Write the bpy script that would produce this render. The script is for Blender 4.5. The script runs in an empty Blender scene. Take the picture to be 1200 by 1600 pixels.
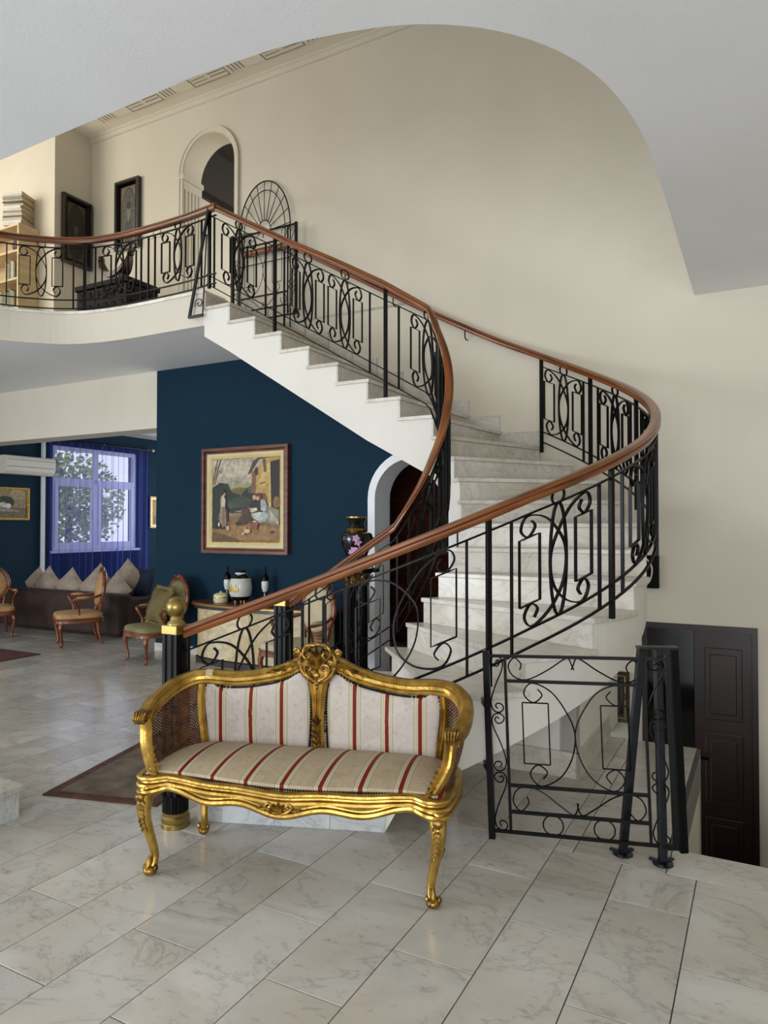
import bpy, bmesh, math, random
from math import sin, cos, pi, radians, sqrt, atan2, hypot
from mathutils import Vector, Matrix

# ------------------------------------------------------------------ camera, world, lights, exposure
SC = bpy.context.scene
COL = SC.collection
YAW = 0.4922                      # the house is turned against the camera by this angle
def W(b, a, z=0.0):               # house coordinates (b along the back wall, a into the depth) to world
    return Vector((a*sin(YAW)+b*cos(YAW), a*cos(YAW)-b*sin(YAW), z))

cam_d = bpy.data.cameras.new('camera'); cam = bpy.data.objects.new('camera', cam_d); COL.objects.link(cam)
cam.location = (0, 0, 1.5); cam.rotation_euler = (pi/2+0.01833, 0, 0)
cam_d.sensor_fit = 'HORIZONTAL'; cam_d.sensor_width = 36.0; cam_d.lens = 36*1103/1200
cam_d.clip_start = 0.05; cam_d.clip_end = 200
SC.camera = cam

world = bpy.data.worlds.new('world'); SC.world = world; world.use_nodes = True
bg = world.node_tree.nodes['Background']
bg.inputs[0].default_value = (0.88, 0.94, 1.0, 1); bg.inputs[1].default_value = 1.35

def area(name, loc, target, sx, sy, power, col):
    d = bpy.data.lights.new(name, 'AREA'); d.shape = 'RECTANGLE'; d.size = sx; d.size_y = sy
    d.energy = power; d.color = col
    o = bpy.data.objects.new(name, d); COL.objects.link(o); o.location = loc
    o.rotation_euler = (Vector(target)-Vector(loc)).to_track_quat('-Z', 'Y').to_euler()
    return o
# daylight through the tall windows behind and to the left of the camera, and through the gallery window above
area('window_light_left', W(-7.2, -2.6, 1.5), W(-2.0, 3.0, 2.6), 3.2, 2.4, 320, (0.90, 0.95, 1.0))
area('window_light_behind', W(0.6, -3.6, 1.4), W(-1.0, 4.0, 2.5), 3.6, 2.3, 190, (0.93, 0.96, 1.0))
area('gallery_window_light', W(-9.3, 2.6, 5.4), W(-4.5, 6.2, 4.9), 2.2, 1.9, 90, (1.0, 0.93, 0.80))
area('living_fill_light', W(-8.2, 12.0, 1.8), W(-7.6, 7.0, 0.6), 2.4, 1.8, 150, (0.93, 0.96, 1.0))  # added lamp at the closed far wall, brightens the living room and floor glare
area('corridor_fill_light', W(-4.0, 8.9, 4.8), W(-6.3, 8.0, 4.5), 0.9, 1.4, 40, (1.0, 0.96, 0.86))  # added unseen lamp that brightens the corridor behind the upper arch
SC.view_settings.view_transform = 'Standard'; SC.view_settings.look = 'None'
SC.view_settings.exposure = 0.0; SC.view_settings.gamma = 1.0
SC.view_settings.use_curve_mapping = False

# ------------------------------------------------------------------ materials
def rgb(h):
    h = h.lstrip('#'); c = [int(h[i:i+2], 16)/255 for i in (0, 2, 4)]
    return tuple((x/12.92 if x <= .04045 else ((x+.055)/1.055)**2.4) for x in c) + (1,)
MATS = {}
def newmat(name):
    m = bpy.data.materials.new(name); m.use_nodes = True; MATS[name] = m
    return m, m.node_tree.nodes, m.node_tree.links, m.node_tree.nodes['Principled BSDF']
def ramp(N, stops):
    r = N.new('ShaderNodeValToRGB'); e = r.color_ramp.elements
    e[0].position, e[0].color = stops[0]; e[1].position, e[1].color = stops[-1]
    for p, c in stops[1:-1]:
        x = e.new(p); x.color = c
    return r
def mat(name, col, rough=.5, metal=0.0, vary=.12, scale=6.0, bump=0.0, bscale=60.0, spec=.5, coord='Object', stretch=None, col2=None):
    m, N, L, P = newmat(name)
    P.inputs['Roughness'].default_value = rough; P.inputs['Metallic'].default_value = metal
    P.inputs['Specular IOR Level'].default_value = spec
    c = rgb(col)
    if vary <= 0 and not col2:
        P.inputs['Base Color'].default_value = c
        return m
    tc = N.new('ShaderNodeTexCoord'); src = tc.outputs[coord]
    if stretch:
        mp = N.new('ShaderNodeMapping'); mp.inputs['Scale'].default_value = stretch; L.new(src, mp.inputs[0]); src = mp.outputs[0]
    nz = N.new('ShaderNodeTexNoise'); nz.inputs['Scale'].default_value = scale; nz.inputs['Detail'].default_value = 5
    L.new(src, nz.inputs['Vector'])
    lo = rgb(col2) if col2 else tuple(x*(1-vary) for x in c[:3])+(1,)
    hi = c if col2 else tuple(min(1, x*(1+vary)) for x in c[:3])+(1,)
    r = ramp(N, [(.32, lo), (.68, hi)]); L.new(nz.outputs[0], r.inputs[0]); L.new(r.outputs[0], P.inputs['Base Color'])
    if bump > 0:
        b = N.new('ShaderNodeTexNoise'); b.inputs['Scale'].default_value = bscale; L.new(src, b.inputs['Vector'])
        bp = N.new('ShaderNodeBump'); bp.inputs['Strength'].default_value = bump; bp.inputs['Distance'].default_value = .01
        L.new(b.outputs[0], bp.inputs['Height']); L.new(bp.outputs[0], P.inputs['Normal'])
    return m
def marble(name, base, vein, rough=.16, vscale=1.6, amount=.5, rand=True, warm=None):
    m, N, L, P = newmat(name)
    P.inputs['Roughness'].default_value = rough
    tc = N.new('ShaderNodeTexCoord'); src = tc.outputs['Object']
    if rand:
        oi = N.new('ShaderNodeObjectInfo'); ml = N.new('ShaderNodeMath'); ml.operation = 'MULTIPLY'; ml.inputs[1].default_value = 60
        L.new(oi.outputs['Random'], ml.inputs[0])
        cb = N.new('ShaderNodeCombineXYZ'); L.new(ml.outputs[0], cb.inputs[0]); L.new(ml.outputs[0], cb.inputs[2])
        ad = N.new('ShaderNodeVectorMath'); ad.operation = 'ADD'; L.new(src, ad.inputs[0]); L.new(cb.outputs[0], ad.inputs[1]); src = ad.outputs[0]
    mp = N.new('ShaderNodeMapping'); mp.inputs['Rotation'].default_value = (0, 0, .7); mp.inputs['Scale'].default_value = (1, 1.7, 1.5); L.new(src, mp.inputs[0])
    n1 = N.new('ShaderNodeTexNoise'); n1.inputs['Scale'].default_value = vscale; n1.inputs['Detail'].default_value = 9; n1.inputs['Roughness'].default_value = .62; n1.inputs['Distortion'].default_value = 2.2
    L.new(mp.outputs[0], n1.inputs['Vector'])
    b, v = rgb(base), rgb(vein)
    mixc = lambda k: tuple(b[i]*(1-k)+v[i]*k for i in range(3))+(1,)
    r1 = ramp(N, [(.40, b), (.488, mixc(amount*.35)), (.5, mixc(amount)), (.512, mixc(amount*.3)), (.62, mixc(amount*.12))])
    L.new(n1.outputs[0], r1.inputs[0])
    n2 = N.new('ShaderNodeTexNoise'); n2.inputs['Scale'].default_value = 2.2; n2.inputs['Detail'].default_value = 4; L.new(src, n2.inputs['Vector'])
    w = rgb(warm) if warm else tuple(x*.86 for x in b[:3])+(1,)
    r2 = ramp(N, [(.35, (1, 1, 1, 1)), (.75, tuple(min(1, w[i]/max(b[i], .01)) for i in range(3))+(1,))]); L.new(n2.outputs[0], r2.inputs[0])
    mx = N.new('ShaderNodeMix'); mx.data_type = 'RGBA'; mx.blend_type = 'MULTIPLY'; mx.inputs[0].default_value = 1
    L.new(r1.outputs[0], mx.inputs[6]); L.new(r2.outputs[0], mx.inputs[7]); out = mx.outputs[2]
    if rand:
        n3 = N.new('ShaderNodeTexNoise'); n3.inputs['Scale'].default_value = 14; n3.inputs['Detail'].default_value = 6; n3.inputs['Roughness'].default_value = .7; L.new(mp.outputs[0], n3.inputs['Vector'])
        r3 = ramp(N, [(.30, (.70, .70, .69, 1)), (.42, (1, 1, 1, 1))]); L.new(n3.outputs[0], r3.inputs[0])
        r4 = ramp(N, [(0, (.85, .84, .82, 1)), (1, (1.04, 1.04, 1.05, 1))]); L.new(oi.outputs['Random'], r4.inputs[0])
        for r in (r3, r4):
            my = N.new('ShaderNodeMix'); my.data_type = 'RGBA'; my.blend_type = 'MULTIPLY'; my.inputs[0].default_value = 1
            L.new(out, my.inputs[6]); L.new(r.outputs[0], my.inputs[7]); out = my.outputs[2]
    L.new(out, P.inputs['Base Color'])
    return m
def wood(name, c1, c2, rough=.3, scale=(3, 40, 40), coord='UV', coat=.3):
    m, N, L, P = newmat(name)
    P.inputs['Roughness'].default_value = rough; P.inputs['Coat Weight'].default_value = coat; P.inputs['Coat Roughness'].default_value = .15
    tc = N.new('ShaderNodeTexCoord'); mp = N.new('ShaderNodeMapping'); mp.inputs['Scale'].default_value = scale
    L.new(tc.outputs[coord], mp.inputs[0])
    nz = N.new('ShaderNodeTexNoise'); nz.inputs['Scale'].default_value = 1.0; nz.inputs['Detail'].default_value = 6; nz.inputs['Distortion'].default_value = .4
    L.new(mp.outputs[0], nz.inputs['Vector'])
    r = ramp(N, [(.3, rgb(c1)), (.5, tuple((rgb(c1)[i]+rgb(c2)[i])/2 for i in range(3))+(1,)), (.7, rgb(c2))])
    L.new(nz.outputs[0], r.inputs[0]); L.new(r.outputs[0], P.inputs['Base Color'])
    return m
def plaster(name, col, rough=.7, vary=.03):
    return mat(name, col, rough, vary=vary, scale=1.3, bump=.05, bscale=90)

plaster('white_plaster', '#d5cdbc'); plaster('soffit_white', '#ecedef'); plaster('stair_white', '#d8d5cd')
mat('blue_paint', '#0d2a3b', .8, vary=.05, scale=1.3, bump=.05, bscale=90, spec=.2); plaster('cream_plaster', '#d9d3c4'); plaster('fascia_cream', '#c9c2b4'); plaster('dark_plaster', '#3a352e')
plaster('ceiling_white', '#f0e9da'); mat('groove_brown', '#6f6454', .8, vary=.1)
marble('floor_marble', '#c8c5be', '#6f6c67', .17, .75, .38, warm='#b5ad9e')
marble('stair_marble', '#dedad2', '#918a80', .28, 2.0, .5, warm='#c6bdab')
marble('plinth_marble', '#cdd0d2', '#8d9398', .25, 1.8, .7)
marble('onyx', '#d6c9a8', '#8f7a55', .3, 3.0, .8, warm='#c0a878')
mat('joint', '#45433f', .8, vary=.1)
mat('iron', '#060607', .32, .0, vary=.2, scale=20, spec=.12)
mat('iron_blue', '#0c1118', .33, .0, vary=.5, scale=14, spec=.35)
wood('rail_wood', '#48220a', '#905224', .3)
wood('walnut', '#3a1c10', '#7a4020', .35, (3, 3, 22), 'Object')
wood('chair_wood', '#48200f', '#8a4a26', .35, (4, 4, 18), 'Object')
wood('mahogany', '#120504', '#2a0d09', .45, (2, 14, 2), 'Object', .05)
wood('dark_wood', '#15100c', '#33241a', .4, (3, 3, 20), 'Object')
wood('pale_wood', '#bba178', '#d8c39a', .5, (2, 2, 14), 'Object', 0)
mat('gold', '#cba756', .32, .86, vary=.5, scale=14, bump=.2, bscale=50, col2='#94712d')
mat('gold_dark', '#b48e46', .38, .88, vary=.5, scale=34, bump=.25, bscale=60, col2='#4a3212')
mat('gilt_wear', '#a3947a', .7, vary=.2)
mat('brass', '#97814a', .33, .9, vary=.15, scale=12)
mat('black_gloss', '#08080a', .12, 0, vary=0, spec=.6)
mat('black_wood', '#0a0908', .6, vary=.3, spec=.12); mat('black_satin', '#050506', .28, .0, vary=.2, spec=.14)
mat('nail', '#1c130c', .35, .6, vary=.3)
mat('sofa_brown', '#3a2820', .75, vary=.25, scale=5, bump=.1)
mat('cushion_beige', '#a39382', .85, vary=.2, scale=9, bump=.15)
mat('cushion_navy', '#0f1d33', .8, vary=.2)
mat('fabric_tan', '#b08a5c', .8, vary=.15, bump=.1)
mat('fabric_olive', '#77714a', .8, vary=.15, bump=.1)
mat('cushion_olive', '#62552f', .85, vary=.2, bump=.1)
mat('fringe', '#7d6a34', .9, vary=.3, scale=60)
mat('fabric_cream', '#b5a98a', .8, vary=.12, bump=.1)
mat('ac_white', '#ddd8cc', .4, vary=.03); mat('slot_dark', '#4c4a45', .6, vary=0)
mat('upvc_white', '#eceef2', .35, vary=.02)
mat('books_cream', '#c9b48c', .85, vary=.2, scale=60, stretch=(1, 1, 12))
mat('white_paper', '#d9d6cc', .8, vary=.1)
mat('cable_white', '#d8d8d4', .5, vary=0)
mat('stone_grey', '#8a857b', .8, vary=.15)
mat('porcelain', '#c9cbc4', .15, vary=.06); mat('porcelain_cream', '#cfc6a2', .3, vary=.15, scale=25)
mat('pink_petal', '#c9a0c4', .5, vary=.2); mat('gold_paint', '#b99a4a', .4, .4, vary=.4, scale=30)
mat('switch_white', '#dcd6c8', .4, vary=0)
def rugmat(name, base, alt, scale):
    m, N, L, P = newmat(name); P.inputs['Roughness'].default_value = .95
    tc = N.new('ShaderNodeTexCoord'); v = N.new('ShaderNodeTexVoronoi'); v.inputs['Scale'].default_value = scale; L.new(tc.outputs['Object'], v.inputs['Vector'])
    n = N.new('ShaderNodeTexNoise'); n.inputs['Scale'].default_value = 7; n.inputs['Detail'].default_value = 6; L.new(tc.outputs['Object'], n.inputs['Vector'])
    r = ramp(N, [(.2, rgb(alt)), (.55, rgb(base))]); L.new(v.outputs['Distance'], r.inputs[0])
    r2 = ramp(N, [(.35, (.55, .55, .55, 1)), (.7, (1.25, 1.2, 1.15, 1))]); L.new(n.outputs[0], r2.inputs[0])
    mx = N.new('ShaderNodeMix'); mx.data_type = 'RGBA'; mx.blend_type = 'MULTIPLY'; mx.inputs[0].default_value = 1
    L.new(r.outputs[0], mx.inputs[6]); L.new(r2.outputs[0], mx.inputs[7]); L.new(mx.outputs[2], P.inputs['Base Color'])
rugmat('rug_brown', '#6a5f52', '#6b5546', 9); rugmat('rug_border', '#563528', '#3f2c26', 22); rugmat('rug_red', '#6e2c28', '#2d2230', 16)

def stripe_fabric(name, base_rgb, offset, period):
    # woven stripes across local X: red band, pale dotted bands, thin dark lines, damask ground
    m, N, L, P = newmat(name); P.inputs['Roughness'].default_value = .62; P.inputs['Specular IOR Level'].default_value = .25
    tc = N.new('ShaderNodeTexCoord'); sp = N.new('ShaderNodeSeparateXYZ'); L.new(tc.outputs['Object'], sp.inputs[0])
    def math(op, a, b=None):
        n = N.new('ShaderNodeMath'); n.operation = op
        for i, x in enumerate((a, b)):
            if x is None: continue
            if isinstance(x, (int, float)): n.inputs[i].default_value = x
            else: L.new(x, n.inputs[i])
        return n.outputs[0]
    ax = math('ABSOLUTE', sp.outputs[0]); t = math('DIVIDE', math('SUBTRACT', ax, offset-period*40.5), period)
    f = math('FRACT', t); d = math('MULTIPLY', math('ABSOLUTE', math('SUBTRACT', f, .5)), period)   # distance to stripe centre
    def band(lo, hi):
        return math('MULTIPLY', math('GREATER_THAN', d, lo), math('LESS_THAN', d, hi))
    def mix(a, b, fac):
        mx = N.new('ShaderNodeMix'); mx.data_type = 'RGBA'
        for s, x in ((6, a), (7, b)):
            if isinstance(x, tuple): mx.inputs[s].default_value = x
            else: L.new(x, mx.inputs[s])
        L.new(fac, mx.inputs[0]); return mx.outputs[2]
    nz = N.new('ShaderNodeTexNoise'); nz.inputs['Scale'].default_value = 26; nz.inputs['Detail'].default_value = 3; nz.inputs['Distortion'].default_value = 1.5; L.new(tc.outputs['Object'], nz.inputs['Vector'])
    vr = N.new('ShaderNodeTexVoronoi'); vr.inputs['Scale'].default_value = 30; L.new(tc.outputs['Object'], vr.inputs['Vector'])
    b = rgb(base_rgb); b2 = tuple(x*.80 for x in b[:3])+(1,); b3 = tuple(min(1, x*1.08) for x in b[:3])+(1,)
    r = ramp(N, [(.40, b), (.55, b3)]); L.new(nz.outputs[0], r.inputs[0])
    col = mix(r.outputs[0], b2, math('MULTIPLY', math('MULTIPLY', math('LESS_THAN', vr.outputs['Distance'], .30), math('GREATER_THAN', d, period*.36)), .45))
    big = N.new('ShaderNodeTexNoise'); big.inputs['Scale'].default_value = 5; L.new(tc.outputs['Object'], big.inputs['Vector'])
    col = mix(col, tuple(x*.78 for x in b[:3])+(1,), math('MULTIPLY', math('GREATER_THAN', big.outputs[0], .58), .35))
    col = mix(col, rgb('#b5ad93'), band(.0092, .0265))
    dots = math('MULTIPLY', math('GREATER_THAN', math('FRACT', math('MULTIPLY', math('ADD', sp.outputs[2], sp.outputs[1]), 90)), .5), band(.015, .0195))
    col = mix(col, rgb('#8d8664'), dots)
    col = mix(col, rgb('#5f5a44'), band(.0265, .0285))
    col = mix(col, rgb('#6e120a'), math('LESS_THAN', d, .0092))
    L.new(col, P.inputs['Base Color'])
    bp = N.new('ShaderNodeBump'); bp.inputs['Strength'].default_value = .12; bp.inputs['Distance'].default_value = .004; L.new(nz.outputs[0], bp.inputs['Height']); L.new(bp.outputs[0], P.inputs['Normal'])
stripe_fabric('stripe_back', '#aea49b', .180, .155)
stripe_fabric('stripe_seat', '#a5957b', .000, .160)
def cane():
    m, N, L, P = newmat('cane'); P.inputs['Roughness'].default_value = .55
    tc = N.new('ShaderNodeTexCoord'); sep = N.new('ShaderNodeSeparateXYZ'); L.new(tc.outputs['UV'], sep.inputs[0])
    def math(op, a, b=None):
        n = N.new('ShaderNodeMath'); n.operation = op
        for i, x in enumerate((a, b)):
            if x is None: continue
            if isinstance(x, (int, float)): n.inputs[i].default_value = x
            else: L.new(x, n.inputs[i])
        return n.outputs[0]
    cell = 62.0
    u = math('ABSOLUTE', math('SUBTRACT', math('FRACT', math('MULTIPLY', math('ADD', sep.outputs[0], sep.outputs[1]), cell)), .5))
    v = math('ABSOLUTE', math('SUBTRACT', math('FRACT', math('MULTIPLY', math('SUBTRACT', sep.outputs[0], sep.outputs[1]), cell)), .5))
    dist = math('ADD', math('MULTIPLY', u, u), math('MULTIPLY', v, v))
    hole = math('LESS_THAN', dist, .05)
    nz = N.new('ShaderNodeTexNoise'); nz.inputs['Scale'].default_value = 25; L.new(tc.outputs['Object'], nz.inputs['Vector'])
    r = ramp(N, [(.3, rgb('#3a2112')), (.7, rgb('#744a28'))]); L.new(nz.outputs[0], r.inputs[0]); L.new(r.outputs[0], P.inputs['Base Color'])
    bp = N.new('ShaderNodeBump'); bp.inputs['Distance'].default_value = .004; bp.inputs['Strength'].default_value = .8; L.new(math('MULTIPLY', dist, 3), bp.inputs['Height']); L.new(bp.outputs[0], P.inputs['Normal'])
    tr = N.new('ShaderNodeBsdfTransparent'); mx = N.new('ShaderNodeMixShader'); L.new(hole, mx.inputs[0]); L.new(P.outputs[0], mx.inputs[1]); L.new(tr.outputs[0], mx.inputs[2])
    L.new(mx.outputs[0], N['Material Output'].inputs[0])
cane()
def sheer():
    m, N, L, P = newmat('sheer_blue'); P.inputs['Base Color'].default_value = rgb('#3e48b0'); P.inputs['Roughness'].default_value = .8
    tl = N.new('ShaderNodeBsdfTranslucent'); tl.inputs[0].default_value = rgb('#6a74e0')
    a = N.new('ShaderNodeMixShader'); a.inputs[0].default_value = .55; L.new(P.outputs[0], a.inputs[1]); L.new(tl.outputs[0], a.inputs[2])
    tr = N.new('ShaderNodeBsdfTransparent'); tr.inputs[0].default_value = (.86, .88, 1, 1)
    lw = N.new('ShaderNodeLayerWeight'); lw.inputs[0].default_value = .35
    mr = N.new('ShaderNodeMapRange'); mr.inputs[3].default_value = .20; mr.inputs[4].default_value = .80; L.new(lw.outputs['Facing'], mr.inputs[0])
    b = N.new('ShaderNodeMixShader'); L.new(mr.outputs[0], b.inputs[0]); L.new(tr.outputs[0], b.inputs[1]); L.new(a.outputs[0], b.inputs[2])
    L.new(b.outputs[0], N['Material Output'].inputs[0])
sheer()
def glass():
    m, N, L, P = newmat('glass'); P.inputs['Base Color'].default_value = (1, 1, 1, 1); P.inputs['Roughness'].default_value = .02
    tr = N.new('ShaderNodeBsdfTransparent'); b = N.new('ShaderNodeMixShader'); b.inputs[0].default_value = .10
    L.new(tr.outputs[0], b.inputs[1]); L.new(P.outputs[0], b.inputs[2]); L.new(b.outputs[0], N['Material Output'].inputs[0])
glass()
mat('leaf_green', '#a9b46a', .6, vary=.5, scale=4); mat('bark', '#4a3a2a', .9); mat('house_white', '#e6e2da', .8)

# ------------------------------------------------------------------ mesh builder
class MB:
    def __init__(s): s.v = []; s.f = []; s.uv = []; s.mi = []; s.m = 0
    def add(s, vs, fs, uvs=None):
        o = len(s.v); s.v += [tuple(p) for p in vs]
        for i, f in enumerate(fs):
            s.f.append(tuple(o+j for j in f)); s.uv.append(uvs[i] if uvs else None); s.mi.append(s.m)
        return s
    def box(s, c, d, R=None):
        x, y, z = (k/2 for k in d)
        P = [Vector((i, j, k)) for i in (-x, x) for j in (-y, y) for k in (-z, z)]
        if R is not None: P = [R @ p for p in P]
        return s.add([p+Vector(c) for p in P], [(0, 1, 3, 2), (4, 6, 7, 5), (0, 4, 5, 1), (2, 3, 7, 6), (0, 2, 6, 4), (1, 5, 7, 3)])
    def b2(s, x0, x1, y0, y1, z0, z1):
        return s.box(((x0+x1)/2, (y0+y1)/2, (z0+z1)/2), (abs(x1-x0), abs(y1-y0), abs(z1-z0)))
    def beam(s, p, q, w, t, up=(0, 0, 1)):
        p, q = Vector(p), Vector(q); d = q-p; L = d.length; d.normalize(); u = Vector(up)
        if abs(d.dot(u)) > .99: u = Vector((1, 0, 0))
        x = d.cross(u).normalized(); y = x.cross(d)
        return s.box((p+q)/2, (w, L, t), Matrix((x, d, y)).transposed())
    def rings(s, rings, closed=False, cap=True, uvscale=None):
        n = len(rings[0]); vs = [p for r in rings for p in r]; fs = []; uvs = []
        m = len(rings); acc = [0.0]
        for i in range(1, m): acc.append(acc[-1]+(Vector(rings[i][0])-Vector(rings[i-1][0])).length)
        for i in range(m if closed else m-1):
            i2 = (i+1) % m; a0 = acc[i]; a1 = acc[i2] if i2 else acc[-1]+.1
            for j in range(n):
                j2 = (j+1) % n
                fs.append((i*n+j, i2*n+j, i2*n+j2, i*n+j2)); w0, w1 = j/n*.2, (j+1)/n*.2
                uvs.append(((a0, w0), (a1, w0), (a1, w1), (a0, w1)))
        if cap and not closed:
            fs.append(tuple(range(n))); uvs.append(tuple((0, 0) for _ in range(n)))
            fs.append(tuple((m-1)*n+j for j in reversed(range(n)))); uvs.append(tuple((0, 0) for _ in range(n)))
        return s.add(vs, fs, uvs)
    def tube(s, pts, r, n=8, closed=False, flat=1.0):
        pts = [Vector(p) for p in pts]; m = len(pts); R = []
        nrm = None
        for i, p in enumerate(pts):
            t = (pts[(i+1) % m]-pts[i-1]) if closed else (pts[min(i+1, m-1)]-pts[max(i-1, 0)])
            if t.length < 1e-9: t = Vector((0, 0, 1))
            t.normalize()
            if nrm is None:
                nrm = t.orthogonal().normalized() if abs(t.z) > .9 else t.cross(Vector((0, 0, 1))).normalized()
            nrm = (nrm-t*nrm.dot(t)).normalized(); bi = t.cross(nrm)
            rr = r[i] if isinstance(r, (list, tuple)) else r
            R.append([p+nrm*cos(2*pi*k/n)*rr+bi*sin(2*pi*k/n)*rr*flat for k in range(n)])
        return s.rings(R, closed)
    def sweep(s, pts, prof, closed=False, up=(0, 0, 1), sc=None):
        # profile (x sideways, y up) carried along pts with a constant up direction
        pts = [Vector(p) for p in pts]; m = len(pts); up = Vector(up); R = []
        for i, p in enumerate(pts):
            t = (pts[(i+1) % m]-pts[i-1]) if closed else (pts[min(i+1, m-1)]-pts[max(i-1, 0)])
            x = t.cross(up)
            x = x.normalized() if x.length > 1e-6 else Vector((1, 0, 0))
            k = sc[i] if sc else 1
            R.append([p+x*a*k+up*b*k for a, b in prof])
        return s.rings(R, closed)
    def frame_sweep(s, pts, xs, prof, closed=False):
        # as sweep, but the sideways direction is given per point; the second axis is perpendicular to path and it
        pts = [Vector(p) for p in pts]; m = len(pts); R = []
        for i, p in enumerate(pts):
            t = (pts[(i+1) % m]-pts[i-1]) if closed else (pts[min(i+1, m-1)]-pts[max(i-1, 0)])
            t.normalize(); x = Vector(xs[i]); x = (x-t*x.dot(t)).normalized(); y = t.cross(x)
            R.append([p+x*a+y*b for a, b in prof])
        return s.rings(R, closed)
    def lathe(s, prof, c=(0, 0, 0), n=20, a0=0, a1=2*pi, R=None):
        full = abs(a1-a0-2*pi) < 1e-6; k = n if full else n+1; vs = []; fs = []
        for r, z in prof:
            for i in range(k):
                t = a0+(a1-a0)*i/n; p = Vector((r*cos(t), r*sin(t), z))
                if R is not None: p = R @ p
                vs.append(p+Vector(c))
        for j in range(len(prof)-1):
            for i in range(n):
                i2 = (i+1) % k
                fs.append((j*k+i, j*k+i2, (j+1)*k+i2, (j+1)*k+i))
        if full:
            if prof[0][0] > 1e-6: fs.append(tuple(reversed(range(k))))
            if prof[-1][0] > 1e-6: fs.append(tuple((len(prof)-1)*k+i for i in range(k)))
        return s.add(vs, fs)
    def ball(s, c, r, n=8, R=None):
        rr = r if isinstance(r, (tuple, list)) else (r, r, r); m = max(4, n//2+1); vs = []; fs = []
        for j in range(m+1):
            ph = -pi/2+pi*j/m
            for i in range(n):
                t = 2*pi*i/n; p = Vector((rr[0]*cos(ph)*cos(t), rr[1]*cos(ph)*sin(t), rr[2]*sin(ph)))
                if R is not None: p = R @ p
                vs.append(p+Vector(c))
        for j in range(m):
            for i in range(n): fs.append((j*n+i, j*n+(i+1) % n, (j+1)*n+(i+1) % n, (j+1)*n+i))
        return s.add(vs, fs)
    def prism(s, poly, z0, z1):
        n = len(poly)
        return s.add([(x, y, z0) for x, y in poly]+[(x, y, z1) for x, y in poly],
                     [tuple(reversed(range(n))), tuple(range(n, 2*n))]+[(i, (i+1) % n, n+(i+1) % n, n+i) for i in range(n)])
    def plate(s, outline, holes, t0, t1, M):
        # flat plate with holes in the (u, v) plane, thickness t0..t1; M maps (u, v, t) to 3D
        bm = bmesh.new(); loops = []
        for lp in [outline]+list(holes):
            vs = [bm.verts.new((u, v, 0)) for u, v in lp]
            for i in range(len(vs)): bm.edges.new((vs[i], vs[(i+1) % len(vs)]))
            loops.append(lp)
        bmesh.ops.triangle_fill(bm, use_beauty=True, use_dissolve=False, edges=bm.edges[:])
        bm.verts.index_update()
        V = [(v.co.x, v.co.y) for v in bm.verts]; F = [[v.index for v in f.verts] for f in bm.faces]; bm.free()
        n = len(V)
        vs = [M(u, v, t0) for u, v in V]+[M(u, v, t1) for u, v in V]
        fs = [tuple(f) for f in F]+[tuple(n+i for i in reversed(f)) for f in F]
        s.add(vs, fs)
        for lp in loops:
            k = len(lp); s.add([M(u, v, t0) for u, v in lp]+[M(u, v, t1) for u, v in lp], [(i, (i+1) % k, k+(i+1) % k, k+i) for i in range(k)])
        return s
    def build(s, name, mats, parent=None, base=None, smooth=None, bevel=0, loc=None, rotz=None, raw=False):
        if isinstance(mats, str): mats = [mats]
        off = Vector(base) if base is not None else (Vector(BASE[parent.name]) if parent is not None and parent.name in BASE and not raw else Vector((0, 0, 0)))
        me = bpy.data.meshes.new(name); me.from_pydata([tuple(Vector(p)-off) for p in s.v], [], s.f)
        for m in mats: me.materials.append(MATS[m])
        if len(mats) > 1: me.polygons.foreach_set('material_index', s.mi)
        if any(u for u in s.uv):
            ul = me.uv_layers.new(name='UVMap')
            for p, u in zip(me.polygons, s.uv):
                if u:
                    for li, c in zip(p.loop_indices, u): ul.data[li].uv = c
        bm = bmesh.new(); bm.from_mesh(me); bmesh.ops.recalc_face_normals(bm, faces=bm.faces[:]); bm.to_mesh(me); bm.free()
        if smooth is not None:
            me.polygons.foreach_set('use_smooth', [True]*len(me.polygons)); me.set_sharp_from_angle(angle=radians(smooth))
        o = bpy.data.objects.new(name, me); COL.objects.link(o)
        if parent is not None: o.parent = parent
        if loc is not None: o.location = loc
        if rotz is not None: o.rotation_euler = (0, 0, rotz)
        if bevel > 0:
            md = o.modifiers.new('bevel', 'BEVEL'); md.width = bevel; md.segments = 2; md.limit_method = 'ANGLE'
        return o
BASE = {}
def tag(o, label=None, cat=None, group=None, kind=None):
    for k, v in (('label', label), ('category', cat), ('group', group), ('kind', kind)):
        if v: o[k] = v
    return o
def house_thing(name, label, cat, base, group=None, kind=None):
    # an Empty standing in the house's own axes; its parts are written in absolute house coordinates
    o = bpy.data.objects.new(name, None); COL.objects.link(o); o.empty_display_size = .1
    o.location = W(*base); o.rotation_euler = (0, 0, -YAW); BASE[o.name] = base
    return tag(o, label, cat, group, kind)
def thing(name, label, cat, loc, rotz=0, group=None):
    o = bpy.data.objects.new(name, None); COL.objects.link(o); o.empty_display_size = .1
    o.location = loc; o.rotation_euler = (0, 0, rotz); BASE[o.name] = (0, 0, 0)
    return tag(o, label, cat, group)
def struct(name, mb, mats, **k):
    o = mb.build(name, mats, **k); o.rotation_euler = (0, 0, -YAW); o['kind'] = 'structure'
    return o
def copy_tree(o, parent=None):
    c = o.copy(); COL.objects.link(c); c.parent = parent
    if o.name in BASE: BASE[c.name] = BASE[o.name]
    for ch in list(o.children): copy_tree(ch, c)
    return c
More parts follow.
